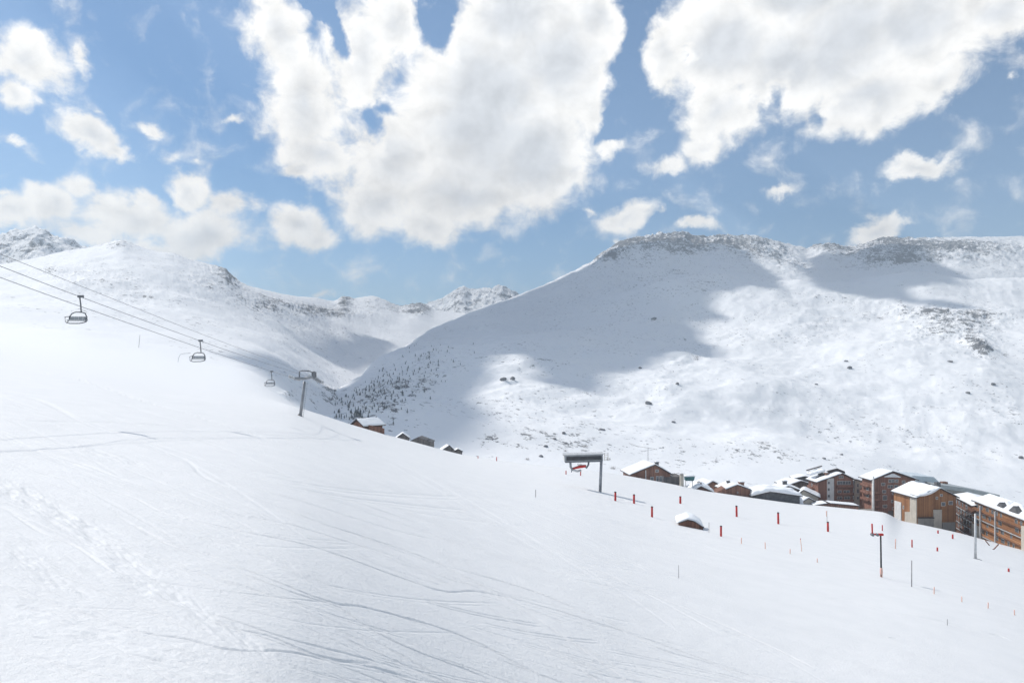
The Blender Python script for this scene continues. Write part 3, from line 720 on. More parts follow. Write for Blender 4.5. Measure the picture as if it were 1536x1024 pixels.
house('shed', 'long low shed under a smooth thick blanket of snow right of the compact chalet', 'shed', 1154, 737.5, 262, 17.6, 9, .9, 1.6, math.radians(-3), M['slate'], 2.0, over=.9, apex=.35)

# --- jumble of roofs left of the stepped apartment block
house('chalet', 'snowy chalet with a wide dark eave and stone chimney left of the apartments', 'chalet', 1182, 729, 285, 9.5, 9, 3.2, 1.9, math.radians(-6), M['greywood'], .9, over=1.0, apex=.45, chimneys=[(-.9,3.2,1.5,1.7,'slate')])
house('chalet', 'upper chalet with a long white roof behind the wide eaved chalet', 'chalet', 1200, 721.5, 305, 11, 9, 3.6, 1.7, math.radians(10), M['greywood'], .9, over=1.0)
house('chalet', 'narrow chalet with a steep snowy roof squeezed against the brown apartment wall', 'chalet', 1205, 735, 280, 8.0, 8, 3.0, 2.4, math.radians(-24), M['beige'], .8, over=.8, apex=.3)
house('chalet', 'lowest cream chalet at the snow edge under the jumbled roofs', 'chalet', 1212, 747, 272, 5.6, 6, 2.2, 1.4, math.radians(14), M['beige'], .8, over=.6)
house('chalet', 'highest small chalet of the jumbled roofs with a rocky parapet', 'chalet', 1207, 714.5, 325, 9, 7, 2.8, 1.2, math.radians(-10), M['slate'], .7, over=.8)
for i, (x, y, dd, s, lab) in enumerate([(1184,750,268,1.5,'large snow block left on the piste edge by the cream chalet'),(1193,753,266,1.2,'small snow block right of the large block on the piste edge')]):
    o = MB().ball((0,0,.5), 1.9*s, 40+i, .35, 3, (1,.8,1.2)).build('snow_block', M['snow'], None, True); o.location = P(x, y, dd); tag(o, lab, 'snow block')

# --- stepped apartment block
def ap1(o, roof, w, l, h, rh, ax):
    MB().box(*face_box(w, l, 'front', 3.9, 6.8, -6, h+.5, .22)).build('panel', M['white'], o)
    for k in range(4):
        z = 1.5+k*2.75
        p = MB().box(*face_box(w, l, 'front', 4.15, 4.95, z, z+1.0, .28, -.2)).build('window', M['glass'], o)
    # raised rear roof step
    MB().prism([(-w/2+1, h), (ax+1.2, h+rh), (ax+3.4, h+rh-.6), (ax+3.4, h+rh+.4), (ax+.2, h+rh+1.7), (-1.2, h+rh+.7)], 3.5, 4.2).build('roof_step', M['roofedge'], roof)
    MB().prism([(-w/2-1.1, h+rh+.2), (-1.9, h+rh+2.0), (-1.9, h+rh+2.35), (-w/2-1.1, h+rh+.55)], 7.2, 7.9).build('roof_step', M['roofedge'], roof)
    q = MB(); q.bm.free(); q.bm = puffy(lambda s, t: Vector((-w/2-1+(w/2-.8)*s, 4.2+4*t, h+rh*.35+ (2.2*s+.4)*(1-.35*(1-t)))), 16, 12, .9, 8); q.build('roof_snow', M['snow'], roof, True)
house('apartment_block', 'tall brown apartment block with a white stair strip and stepped snowy roof', 'apartment block', 1262.5, 710, 285, 15.0, 8, 11.6, 2.4, math.radians(3), M['redwood'], .8, over=1.0, apex=.68, lefth=10.6,
      windows=[('front',8.2,14.2,9.4,11.0),('front',9.0,11.0,12.0,13.2),('front',8.4,10.2,5.9,7.0),('front',11.0,13.6,5.9,7.0),('front',8.2,10.4,3.2,4.5),('front',11.2,13.8,3.2,4.5),('front',8.6,13.4,.8,1.9),
               ('left',4.5,5.6,8.0,9.2),('left',4.5,5.6,5.4,6.6),('left',4.5,5.6,2.6,3.8)],
      balconies=[('front',7.6,14.9,8.1,.9),('front',7.6,14.9,4.9,.9),('front',7.6,14.9,2.2,.9),('front',7.6,14.9,-.4,.9),('left',3,7.5,7.0,.9),('left',3,7.5,4.4,.9),('left',3,7.5,1.6,.9)],
      chimneys=[(-2.2,3.2,1.1,1.4,'brownwood'),(-3.2,6.2,1.5,2.3,'slate'),(3.0,4.6,1.2,.8,'slate')], extra=ap1)
def wing(o, roof, w, l, h, rh, ax): pass
house('apartment_wing', 'beige apartment wing with one sloping roof joining the two brown apartment blocks', 'apartment wing', 1281.5, 719, 287, 9.2, 12, 7.6, 2.6, math.radians(3), M['beige'], .8, over=.5, apex=.02,
      windows=[('front',1.2,2.2,7.0,8.6),('front',1.2,2.2,4.4,6.4),('front',1.2,2.2,1.8,3.2),('front',7.2,7.8,5.0,5.7),('front',7.2,7.8,2.5,3.2),('front',7.2,7.8,.1,.8)],
      panels=[('front',2.5,4.2,-4,6.4,'redwood')])
# --- second apartment block
def ap2(o, roof, w, l, h, rh, ax):
    MB().prism([(ax-3.4,h+rh-1.9),(ax-.2,h+rh-.75),(ax+.4,h+rh-.75),(ax+3.2,h+rh-2.0),(ax+3.2,h+rh-2.3),(ax,h+rh-2.15),(ax-3.4,h+rh-2.1)], -.55, -.2).build('snow_ledge', M['snow'], o)
    q = MB().box(*face_box(w, l, 'front', -.25, .35, -6, h-.3, .5, -.06)); q.build('corner_post', M['white'], o)
house('apartment_block', 'tall red-brown apartment block with a snow filled gable and scattered windows', 'apartment block', 1338, 707, 272, 17.4, 7.5, 12.8, 3.2, math.radians(2), M['redwood'], .75, over=1.0, apex=.46,
      windows=[('front',6.6,9.0,11.6,13.0),('front',9.3,10.6,11.6,12.9),('front',12.0,13.4,11.2,12.5),('front',3.6,5.2,10.4,11.6),('front',6.2,8.4,9.4,10.7),('front',8.8,10.6,9.4,10.7),('front',11.8,14.8,8.9,10.3),
               ('front',4.0,5.6,7.4,8.7),('front',4.2,6.0,4.6,6.6),('front',8.0,9.2,6.8,7.9),('front',7.6,9.4,3.6,4.8),('front',4.2,6.0,1.6,2.9),('front',8.0,9.8,.8,1.9),('left',2.5,4.4,8,9.4),('left',2.5,4.4,5.2,6.6)],
      balconies=[('front',.6,3.0,7.0,.8),('front',.6,3.0,4.2,.8),('front',.6,3.0,1.4,.8),('left',1.5,7,6.6,1.1),('left',1.5,7,9.4,1.1),('left',1.5,7,3.8,1.1)],
      panels=[('front',6.4,9.8,-4,.4,'greywood')], extra=ap2)
# --- low building in front of the blocks
house('low_building', 'low brown building with a flat snow topped roof in front of the stepped block', 'building', 1243, 755, 268, 16.5, 5, 2.3, .9, math.radians(-5), M['brownwood'], .3, over=.5, apex=.32, windows=[('front',4.6,6.6,.2,1.6),('front',8.2,9.8,0,1.4)],
      extra=lambda o, r, w, l, h, rh, ax: MB().box(w/2-.1, w/2+6.4, .6, 4.4, -5, .6).build('annex', M['grey'], o))
# --- big orange building
def ap3(o, roof, w, l, h, rh, ax):
    b = MB().box(*face_box(w, l, 'front', .3, 8.6, -9, 4.6, .25)); b.build('panel', M['grey'], o)
    MB().box(*face_box(w, l, 'front', 6.0, 8.9, -9, 7.6, .55)).build('pilaster', M['beige'], o)
    MB().box(*face_box(w, l, 'front', 9.4, 14.2, -9, 3.0, .2)).build('panel', M['grey'], o)
    MB().box(*face_box(w, l, 'front', .1, 6.0, 4.6, 4.95, .7)).build('ledge', M['roofedge'], o)
    MB().prism([(0, h+1.0), (3.5, h+.2), (3.5, -9), (0, -9)], -w/2-.3, -w/2-.02, 'x').build('panel', M['beige'], o)
    MB().prism([(3.5, 6.2), (6.4, 5.6), (6.4, -9), (3.5, -9)], -w/2-.28, -w/2-.02, 'x').build('panel', M['beige'], o)
    MB().prism([(8.6, 8.6), (12.4, 8.6), (12.4, -9), (8.6, 1.2)], -w/2-.3, -w/2-.02, 'x').build('panel', M['white'], o)
    MB().box(-w/2-1.6, -w/2-.3, 6.4, 12.6, 1.0, 1.5).build('ledge', M['snow'], o)
    MB().box(-w/2-4.2, -w/2-.32, 5.0, 12.5, -9, .6).build('terrace', M['beige'], o)
    q = MB(); q.bm.free(); q.bm = puffy(lambda s, t: Vector((-w/2-4.3+4.1*s, 4.9+7.7*t, .6)), 8, 8, .7, 9); q.build('terrace_snow', M['snow'], o, True)
    MB().prism([(4.2,-1.6),(8.2,-1.0),(8.2,-3),(4.2,-3.4)], -w/2-4.26, -w/2-4.1, 'x').build('opening', M['black'], o)
    # slumped lobe of roof snow over the front
    q = MB(); q.bm.free(); q.bm = puffy(lambda s, t: Vector((-w/2-.6+8.6*s, -1.5+5*t, h+.1+.62*(8.0*s)*.62 - .9*math.sin(3.14*s)*(1-t) + .48)), 18, 12, .8, 12, .3); q.build('snow_lobe', M['snow'], roof, True)
    MB().box(3.6-.6, 3.6+.9, 4.0, 5.4, h+rh-1.5, h+rh+1.2).build('chimney', M['slate'], roof)
house('apartment_building', 'big orange timber building with beige side panels and thick overhanging snow', 'apartment building', 1406, 731, 244, 14.6, 13.2, 12.0, 3.4, math.radians(4), M['wood'], .8, over=.9, apex=.52, sink=10,
      windows=[('front',8.6,9.6,12.2,13.1),('front',7.0,7.8,11.2,12.2),('front',9.0,10.6,8.8,10.2),('front',11.8,13.4,9.2,10.6),('left',7.2,7.9,6.4,7.6),('left',10.4,11.0,4.6,6.0),('left',4.4,5.0,1.6,3.0),('left',1.6,2.2,1.2,3.2)], extra=ap3)

# --- blocks along the right: long facades that face left
def long_block(name, label, x0, yr0, d0, x1, d1, hgt, depth, wall, nb, roof_rise, panels=(), pipes=(), bal_mat='dark_shaded_wood', snow=1.0, dormers=(), wins=(), sink=8):
    a = P(x0, yr0, d0); b = P(x1, yr0, d1); b.z = a.z
    v = Vector((b.x-a.x, b.y-a.y, 0)); L = v.length; yaw = math.atan2(v.y, v.x)
    o = empty(name, (a.x, a.y, a.z - hgt), yaw); tag(o, label, 'apartment block')
    # local: x along the facade from far left to near right, -y is outward
    MB().prism([(0,-sink),(depth,-sink),(depth,hgt),(depth/2,hgt+roof_rise),(0,hgt)], 0, L, 'x').build('wall', wall, o)
    s = roof_rise/(depth/2)
    roof = MB().prism([(-.9,hgt-s*.9+.06),(depth/2,hgt+roof_rise+.06),(depth+.9,hgt-s*.9+.06),(depth+.9,hgt-s*.9+.36),(depth/2,hgt+roof_rise+.36),(-.9,hgt-s*.9+.36)], -.6, L+.6, 'x').build('roof', M['roofedge'], o)
    def fn(u, t):
        yy = -1.0 + (depth+2)*t; zz = hgt + s*min(yy, depth-yy)
        return Vector((-.7+(L+1.4)*u, yy, zz+.36))
    q = MB(); q.bm.free(); q.bm = puffy(fn, 60, 20, snow*.42, 17, .08); q.build('roof_snow', M['snow'], roof, True)
    for k in range(nb):
        z = hgt - 2.7*(k+1) - .4
        bl = MB().box(.4, L-.4, -1.1, .05, z, z+.22).build('balcony', M['pale_steel'] if k % 2 else M[bal_mat], o)
        r_ = MB(); r_.box(.4, L-.4, -1.12, -1.02, z+.4, z+.75); r_.box(.4, L-.4, -1.12, -1.02, z+.9, z+1.2)
        for j in range(int(L/3)+1): r_.box(.4+j*3, .55+j*3, -1.01, -.9, z+.1, z+1.2)
        r_.build('railing', M['wood_h' if bal_mat == 'dark_shaded_wood' else 'dark_shaded_wood'], bl)
        rr = random.Random(k + int(x0))
        u = 1.2
        while u < L-2.4:
            w_ = rr.choice((1.2, 1.6, 2.2))
            if rr.random() < .75:
                wo = MB().box(u, u+w_, -.06, .05, z+.5, z+2.2).build('window', M['frame'], o)
                MB().box(u+.12, u+w_-.12, -.09, .02, z+.62, z+2.08).build('pane', M['glass'], wo)
            u += w_ + rr.uniform(1.0, 2.4)
    for (u0, u1, z0, z1, mat, out) in panels: MB().box(u0, u1, -out, .04, z0, z1).build('panel', M[mat], o)
    for u in pipes: MB().box(u-.2, u+.2, -1.75, -1.35, -sink, hgt-.5).build('downpipe', M['pale_steel'], o)
    for (u, wd, hh) in dormers:
        dm = MB().prism([(u-wd/2, hgt+.3),(u, hgt+.3+hh),(u+wd/2, hgt+.3)], 0.1, depth/2).build('dormer', M['slate'], roof)
        q = MB(); q.bm.free()
        q.bm = puffy(lambda a_, t: Vector((u-wd/2-.3+(wd+.6)*a_, 1.6+(depth/2-1.9)*t, hgt+.42+hh*(1-abs(2*a_-1)))), 12, 8, .35, 4)
        q.build('dormer_snow', M['snow'], dm, True)
    return o
long_block('apartment_block', 'timber block, shade painted into its dark boards, with pale balcony edges recessed beside the orange building', 1431, 743, 262, 1462, 241, 14.5, 9, M['dark_shaded_wood'], 4, 1.0, snow=.6, bal_mat='pale_steel', panels=[(13,19.5,-8,2.2,'beige',.2)])  # wall and railing boards coloured dark to carry this block's shade
long_block('apartment_block', 'long orange timber block with stepped beige corner and snowy dormers at the right edge', 1462, 750, 242, 1588, 193, 13.6, 9, M['wood_h'], 4, 1.9, snow=1.1,
           panels=[(.6,6.6,-8,5.6,'beige',1.3)] + [(33.0,36.5,-8,11.8,'beige',1.3)] + [(36.5,38.2,.4+k*2.5,1.7+k*2.5,'beige',1.3) for k in range(5)], pipes=[7.6, 17.8], dormers=[(17,6,2.2),(25.5,7.5,2.6),(35,8,3.0)])
o = empty('flat_roof_building', P(1368, 713, 300)); tag(o, 'building with a blue-grey sheet metal roof behind the big orange building', 'building')
MB().box(0, 17, .6, 12, -16, -5.0).build('wall', M['beige'], o)
rf = MB().prism([(0,0),(9.6,-.6),(14.4,-5.2),(0,-5.0)], 0, 13).build('roof', M['blueroof'], o)
q = MB(); q.bm.free(); q.bm = puffy(lambda s, t: Vector((.2+13.4*s, -1.8+1.7*t, -5.3)), 14, 5, .9, 21); q.build('snow_ledge', M['snow'], o, True)
MB().box(14.0, 16.3, .8, 2.8, -6, -2.9).build('chimney', M['brownwood'], rf)
o = empty('long_hall', P(1405, 727, 292)); tag(o, 'long hall with a green-grey metal roof running behind the orange and dark blocks', 'building')
MB().prism([(0,-.2),(27,-4.6),(27,-14),(0,-14)], .5, 12).build('wall', M['grey'], o)
rf = MB().prism([(0,.3),(13,-1.4),(27,-4.3),(27,-5.6),(13,-3.2),(0,-1.2)], 0, 12.5).build('roof', M['greenroof'], o)

# --- half buried hut on the piste
hp = G(1038, 790)
o = empty('hut', hp, math.radians(-10)); tag(o, 'tiny brown hut buried to its gable in the middle of the piste', 'hut')
k = hp.y/1024
MB().prism([(-19*k,-1),(-19*k,5*k),(-6*k,10.5*k),(2*k,9*k),(16*k,0),(16*k,-6*k-1)], 0, 3.5).build('wall', M['brownwood'], o)
q = MB(); q.bm.free()
def rf_(s, t):
    x_ = -23*k+41*k*s; z_ = float(np.interp(x_/k, [-23,-19,-6,2,16,18], [4.4,5.2,10.8,9.3,.6,-1.2]))*k
    return Vector((x_, -.35+4.6*t, z_+.05))
q.bm = puffy(rf_, 22, 10, .30, 31, .2); q.build('roof_snow', M['snow'], o, True)
m = MB(); m.tube([rf_(.08,.02), rf_(.4,.02), rf_(.65,.02), rf_(.98,.02)], .09, 6); m.build('eave', M['roofedge'], o)

# ------------------------------------------------------------------ chairlift: pylon, ropes, chairs
pb = G(449, 624); D0 = pb.y
def Wp(x, y, d=None): return P(x, y, d or D0)
top = Wp(458, 571)
o = empty('lift_pylon', pb); tag(o, 'grey tubular chairlift pylon with a crossarm standing on the slope edge', 'pylon')
L_ = lambda x, y, dd=0.0: Wp(x, y, D0+dd) - pb
MB().tube([L_(449.6,632), L_(456.8,572)], .29, 12, .22).build('mast', M['steel'], o, True)
MB().tube([L_(447,628), L_(451,623)], .5, 10).build('footing', M['grey'], o)
MB().tube([L_(441,567.5,-1), L_(457,567.5), L_(468,565.5), L_(481,573,1)], .26, 8).build('crossarm', M['steel'], o)
MB().tube([L_(449,568), L_(449.2,557), L_(453,555.8), L_(463,556.2), L_(468,558), L_(468.5,566)], .12, 8).build('lifting_frame', M['dark_steel'], o)
for (xa, ya, xc, yc, dd) in ((434,564.5,449,569,-1),(464,563.5,484,573.5,1)):
    s = MB()
    for k in range(5):
        c = L_(xa + (xc-xa)*k/4, ya + (yc-ya)*k/4, dd + (k-2)*.5); s.tube([c + Vector((-.12,0,0)), c + Vector((.12,0,0))], .26, 10)
    s.tube([L_(xa,ya+1.5,dd-1), L_(xc,yc+1.5,dd+1)], .1, 6)
    s.build('sheave_train', M['pale_steel'], o)
MB().box(-.2,.2,-.15,.15,0,1.1, Matrix.Translation(L_(471,566))).build('control_box', M['dark_steel'], o)
MB().box(-.12,.12,-.12,.12,0,1.0, Matrix.Translation(L_(473.4,566))).build('ladder_hoop', M['dark_steel'], o)
la = MB()
for sx in (-.15, .15): la.tube([L_(451,626)+Vector((.4+sx,-.4,0)), L_(458,573)+Vector((.4+sx,-.4,0))], .025, 4)
for k in range(18):
    p = (L_(451,626) + (L_(458,573)-L_(451,626))*k/18) + Vector((.4,-.4,0)); la.tube([p+Vector((-.15,0,0)), p+Vector((.15,0,0))], .02, 4)
la.build('ladder', M['steel'], o)

ropeR = [(-260,296,31),(0,399,42),(120,445,52),(300,511,68),(380,538.5,83),(478,570,D0+1)]
ropeL = [(-260,320,33),(0,416,46),(118,458.5,55),(300,521.5,73),(408,557,93),(436,565.5,D0-1)]
comm = [(-260,278,32),(0,381,43),(150,440.5,54),(300,500,70),(400,537.5,90),(449,556,D0)]
for nm, pts, r, lab, gr in (('haul_rope', ropeR, .022, 'middle steel rope carrying the two nearest chairs', 'lift ropes'), ('haul_rope', ropeL, .024, 'lowest steel rope carrying the farthest chair', 'lift ropes'), ('cable', comm, .017, 'topmost thin cable running to the pylon frame', 'lift ropes')):
    w = [tuple(P(*p)) for p in pts]; sp = spline(w, 6)
    t = MB().tube([Vector(p) for p in sp], r, 6).build(nm, M['rope'], None, True); tag(t, lab, 'rope' if nm == 'haul_rope' else 'cable', gr)

def make_chair():
    """four seat chair; origin at the rope grip; faces along the rope"""
    o = empty('chairlift_chair', (0,0,0))
    MB().box(-.12,.32,-.10,.10,-.1,.1).build('grip', M['dark_steel'], o, bevel=.03)
    MB().tube([(.02,0,0),(.10,0,-.6),(.14,0,-1.28)], .055, 8).build('hanger', M['dark_steel'], o, True)
    MB().tube([(-.78,.05,-1.95),(-.74,.05,-1.62),(-.55,.05,-1.36),(-.28,.05,-1.25),(.2,.05,-1.27),(.42,.05,-1.35),(.52,.05,-1.62),(.56,.05,-1.95)], .048, 8).build('bail', M['dark_steel'], o, True)
    st = MB().box(-.76,.56,-.45,.12,-1.98,-1.90).build('seat', M['seatpad'], o, bevel=.03)
    bk = MB()
    for k in range(4): bk.box(-.74+k*.325,-.43+k*.325,.06,.13,-1.86,-1.60)
    bk.build('backrest', M['seatpad'], o, bevel=.03)
    MB().tube([(-.78,-.05,-1.98),(-.74,-.5,-2.14),(-.45,-.55,-2.21),(.25,-.55,-2.20),(.58,-.5,-2.12),(.56,-.05,-1.98)], .04, 8).build('footrest', M['dark_steel'], o, True)
    MB().tube([(-.8,.05,-1.62),(-.8,-.55,-1.70),(-.8,-.5,-2.1)], .035, 6).build('safety_bar', M['dark_steel'], o, True)
    MB().tube([(.57,.05,-1.62),(.64,-.45,-1.72),(.72,-.52,-2.12)], .035, 6).build('safety_bar', M['dark_steel'], o, True)
    return o
ch0 = make_chair()
for i, (x, y, d, s, lab) in enumerate([(119,444.5,52,.95,'nearest and largest empty chair hanging on the lift rope'), (299.5,510.8,68,.95,'middle empty chair on the lift rope above the curved pipe'), (406.5,556.8,93,.92,'farthest and smallest empty chair just before the pylon')]):
    c = ch0 if i == 0 else copy_tree(ch0)
    c.location = P(x, y, d); c.scale = (s, s, s); c.rotation_euler = (0, 0, math.radians((8, 5, 2)[i])); tag(c, lab, 'chairlift chair', 'empty chairs on the lift')

# curved pipe sticking out of the snow
q = hitA(267, 545); dd = float(q.y)
tag(MB().tube([P(267,543,dd), P(268,536,dd), P(270.5,531.5,dd), P(276,530,dd), P(286,529.5,dd)], .10, 8).build('pipe', M['dark_steel'], None, True), 'curved dark pipe end poking out of the snow left of the middle chair', 'pipe')

# ------------------------------------------------------------------ drive station on one column
sb = G(900, 738); SD = sb.y; Sx = lambda x, y, dd=0.0: P(x, y, SD+dd) - sb
o = empty('lift_station', sb); tag(o, 'grey lift station box with dark louvres cantilevered on a single steel column', 'lift station')
a, b = Sx(847.5, 692.5), Sx(906, 680)
MB().tube([Sx(900,742), Sx(902,690)], .30, 12, .26).build('column', M['steel'], o, True)
M4 = Matrix.Translation(Sx(876, 686.6)) @ Matrix.Rotation(math.radians(1.6), 4, Vector((0, 1, 0))).inverted()
w2 = 28.5*SD/F; h2 = 5.0*SD/F
bd = MB().box(-w2, w2, -.1, 2.6, -h2, h2, M4).build('housing', M['steel'], o, bevel=.05)
MB().box(-w2*.93, w2*.93, -.14, -.07, -h2*.62, h2*.55, M4).build('louvre_panel', M['black'], bd)
lv_ = MB()
for k in range(7): lv_.box(-w2*.93, w2*.93, -.19, -.13, -h2*.58+k*h2*.175, -h2*.54+k*h2*.175, M4)
lv_.build('louvre', M['dark_steel'], bd)
MB().box(-w2*1.08, w2*1.06, -.35, 2.9, h2*1.0+.003, h2*1.16, M4).build('roof', M['pale_steel'], o)
MB().box(-w2*1.0, w2*.97, -.22, 2.7, -h2*1.25, -h2-.003, M4).build('underside_beam', M['dark_steel'], o)
MB().box(-.11, .11, -.2, .2, -.05, .05, Matrix.Translation(Sx(845, 682))).build('floodlight', M['dark_steel'], o)
MB().box(-w2*1.05, -w2*1.003, -.05, 2.4, -h2*.85, h2*.8, M4).build('end_panel', M['white'], bd)
lad = MB()
for xx in (906.5, 912): lad.tube([Sx(xx,678.5), Sx(xx,690.5)], .05, 5)
for k in range(5): lad.tube([Sx(906.5, 680+k*2.5), Sx(912, 680+k*2.5)], .035, 5)
lad.build('service_ladder', M['beige'], o)
MB().tube([Sx(855.5,692), Sx(856,700), Sx(859,705)], .22, 8).build('hanger_arm', M['steel'], o, True)
MB().tube([Sx(883,693), Sx(882.5,697), Sx(879,702)], .18, 8).build('hanger_arm', M['dark_steel'], o, True)
MB().tube([Sx(857,704), Sx(866,706.5), Sx(872,705)], .2, 8).build('bullwheel_guard', M['pale_steel'], o, True)
MB().prism([(0,0),(2.6,.45),(2.7,.85),(1.6,.8),(0,.25)], 0, .8).build('drive_beam', M['red'], o).location = Sx(858.5, 704)
MB().tube([Sx(857,702), Sx(857.3,708)], .1, 6).build('guard_rail', M['steel'], o)

def pole(name, label, cat, x, y0, y1, rpx, mat, group=None, lean=0.0, loc=None, cap=None, d=None):
    b_ = loc if loc is not None else (G(x, y0) if d is None else P(x, y0, d)); d_ = b_.y; h = (y0-y1)/F*d_
    o = empty(name, b_); r = max(.012, rpx/F*d_*.5)
    MB().tube([(0,0,-.35),(lean*h*.5,0,h*.5),(lean*h,0,h*(.93 if cap else 1))], r, 8, r*.92).build('shaft', M[mat], o, True)
    if cap: MB().tube([(lean*h*.93,0,h*.93),(lean*h,0,h)], r*1.12, 8, r*.9).build('cap', M[cap], o, True)
    return tag(o, label, cat, group)
RG = 'red piste marker poles'
for x, y0, y1, lab in [(923,751,737,'red pole standing alone just right of the lift station column'),(951,755,741,'red pole in front of the left corner of the big chalet'),(978,774,759,'red pole below the big chalet, lower than its two neighbours'),(1020.5,755,744,'short red pole under the teal awning'),
                       (1081.5,803,788,'red pole just right of the buried hut'),(1105,774,758,'red pole below the compact chalet'),(1167.5,785,768,'red pole below the long snow covered shed'),(1242,797,782,'tall red pole below the low brown building')]:
    pole('piste_pole', lab, 'piste pole', x, y0, y1, 3.3, 'red', RG, -0.02 if x > 1100 else 0, cap='black')
SG = 'small red markers by the piste edge'
for x, y0, y1, r, lab in [(849,711.5,705.5,1.6,'left of two stubby red posts under the lift station'),(871,713,706,1.6,'right of two stubby red posts under the lift station'),(745,691,685,1.3,'right stubby red post alone on the left skyline of the piste'),(717,687.5,683.5,1.1,'left tiny red post on the skyline near the hut roofs'),
                          (1407,799.5,795,2.2,'small red stub at the foot of the big orange building'),(1429,808,801,2.4,'red stub at the start of the long shadow line'),(1406,826,820.5,2.4,'red stub alone in the open snow left of the tall mast'),(1513,857,852,2.6,'lone red stub near the right edge'),
                          (1368,820,809,2.0,'reddish brown post left of the red stub in the open snow')]:
    pole('marker_post', lab, 'marker post', x, y0, y1, r, 'red', SG)
OG = 'faint orange net stakes across the lower piste'
for i, (x, y0, y1) in enumerate([(1112,814,806),(1148,822,813),(1185,830,823),(1226,843,837),(1401,892,880),(1443,904,894),(1482,914,903),(1522,924,914),(1343,822,808),(1240,775,766)]):
    pole('net_stake', 'thin faded orange stake standing in the lower piste', 'stake', x, y0, y1, 1.5, 'red_faded', OG, -.05 if i % 2 else .03)
pole('flag_stake', 'pale stake with a red tip on the piste below the tall red pole', 'stake', 1203, 827, 807, 1.1, 'red_faded', None, -.12, cap='red')
BG = 'thin grey canes stuck in the piste'
for x, y0, y1, r, lab in [(1367.5,881,840,1.5,'long thin grey cane right of the drag lift tower'),(1018,866,847,.8,'thin grey cane alone on the empty middle slope'),(803.5,744,734,1.0,'short cane left of the lift station column'),(1063.5,797,783,.8,'hair thin cane between the buried hut and the red pole'),(1240.5,784,766,.7,'hair thin cane behind the tall red pole'),(1421,940,928,.9,'faint cane low on the right of the piste')]:
    pole('cane', lab, 'cane', x, y0, y1, r, 'bamboo', BG, 0.0)
pole('cane', 'faint cane on the upper slope below the first two chairs', 'cane', 207, 522, 503, .7, 'bamboo', BG, .1, loc=hitA(207, 522))

# drag lift tower
tb = G(1322, 866); td = tb.y; T_ = lambda x, y: P(x, y, td) - tb
o = empty('drag_lift_tower', tb); tag(o, 'black drag lift tower with a faded red base and one red tipped side arm', 'lift tower')
MB().tube([T_(1322,870), T_(1321,802)], 0.10, 10, .085).build('mast', M['black'], o, True)
MB().tube([T_(1322,869), T_(1322,858), T_(1321.8,851)], .20, 10, .12).build('base_pad', M['red_faded'], o, True)
MB().tube([T_(1323,802), T_(1314,801), T_(1308.5,800)], .085, 8).build('arm', M['red'], o, True)
MB().tube([T_(1308.6,802), T_(1308,785)], .09, 8).build('upright', M['red'], o, True)
MB().box(-.28,.28,-.15,.15,-.1,.14, Matrix.Translation(T_(1321, 801.5))).build('head', M['red'], o, bevel=.03)
sh = MB()
for k in range(2): sh.tube([T_(1308.5+k*7,801.5)+Vector((0,-.2,0)), T_(1308.5+k*7,801.5)+Vector((0,.2,0))], .16, 10)
sh.build('sheave', M['dark_steel'], o)
pole('marker_post', 'little red post seen just above the drag lift tower head', 'marker post', 1323.5, 796, 787, 1.6, 'red', SG)

# tall masts
mb_ = G(1463, 838); md = mb_.y
o = empty('lamp_mast', mb_); tag(o, 'tall plain grey mast in front of the long orange block', 'mast')
MB().tube([(0,0,-.5),(0,0,(838-770)/F*md)], .24, 12, .17).build('shaft', M['pale_steel'], o, True)
MB().tube([(0,0,-.4),(0,0,.12)], .42, 12).build('base_plate', M['steel'], o)
MB().tube([(.2,-.1,.05),(.6,-.3,.0),(.9,-.6,-.1)], .06, 6).build('cable_conduit', M['dark_steel'], o, True)
d_ = 264.0
o = empty('lamp_mast', P(1310, 768, d_)); tag(o, 'tall white mast between the two brown apartment blocks', 'mast')
MB().tube([(0,0,-2),(0,0,(768-714)/F*d_)], .42, 12, .27).build('shaft', M['white'], o, True)
MB().tube([(0,0,-2.2),(0,0,.6)], .62, 12).build('base', M['grey'], o)
o = empty('antenna_mast', P(972, 694, 330)); tag(o, 'slim antenna mast with a drooping wire behind the big chalet roof', 'antenna')
MB().tube([(0,0,-8),(0,0,7.4)], .12, 8).build('shaft', M['dark_steel'], o, True)
MB().tube([P(943.5,664.5,330)-P(972,694,330), P(956,669,330)-P(972,694,330), P(972,671.5,330)-P(972,694,330), P(986,674,330)-P(972,694,330)], .07, 6).build('wire', M['brush'], o, True)
MB().tube([(0,0,6.4),(2.6,0,6.0)], .05, 6).build('crossarm', M['dark_steel'], o, True)
# rusty bent fence by the right block
def bent(x, y, pts, lab):
    b_ = G(x, y); d_ = b_.y; o = empty('fence_post', b_)
    MB().tube([P(px, py, d_)-b_ for px, py in pts], .14, 6).build('rail', M['brownwood'], o)
    tag(o, lab, 'fence post', 'bent fence posts by the long block')
    return o
bent(1486, 818, [(1478,810),(1482,815),(1486,820)], 'left bent brown post leaning in the snow below the long block')
ob = bent(1490, 824, [(1486,825),(1491,823),(1494,820),(1498,815.5)], 'right forked brown post leaning in the snow below the long block')
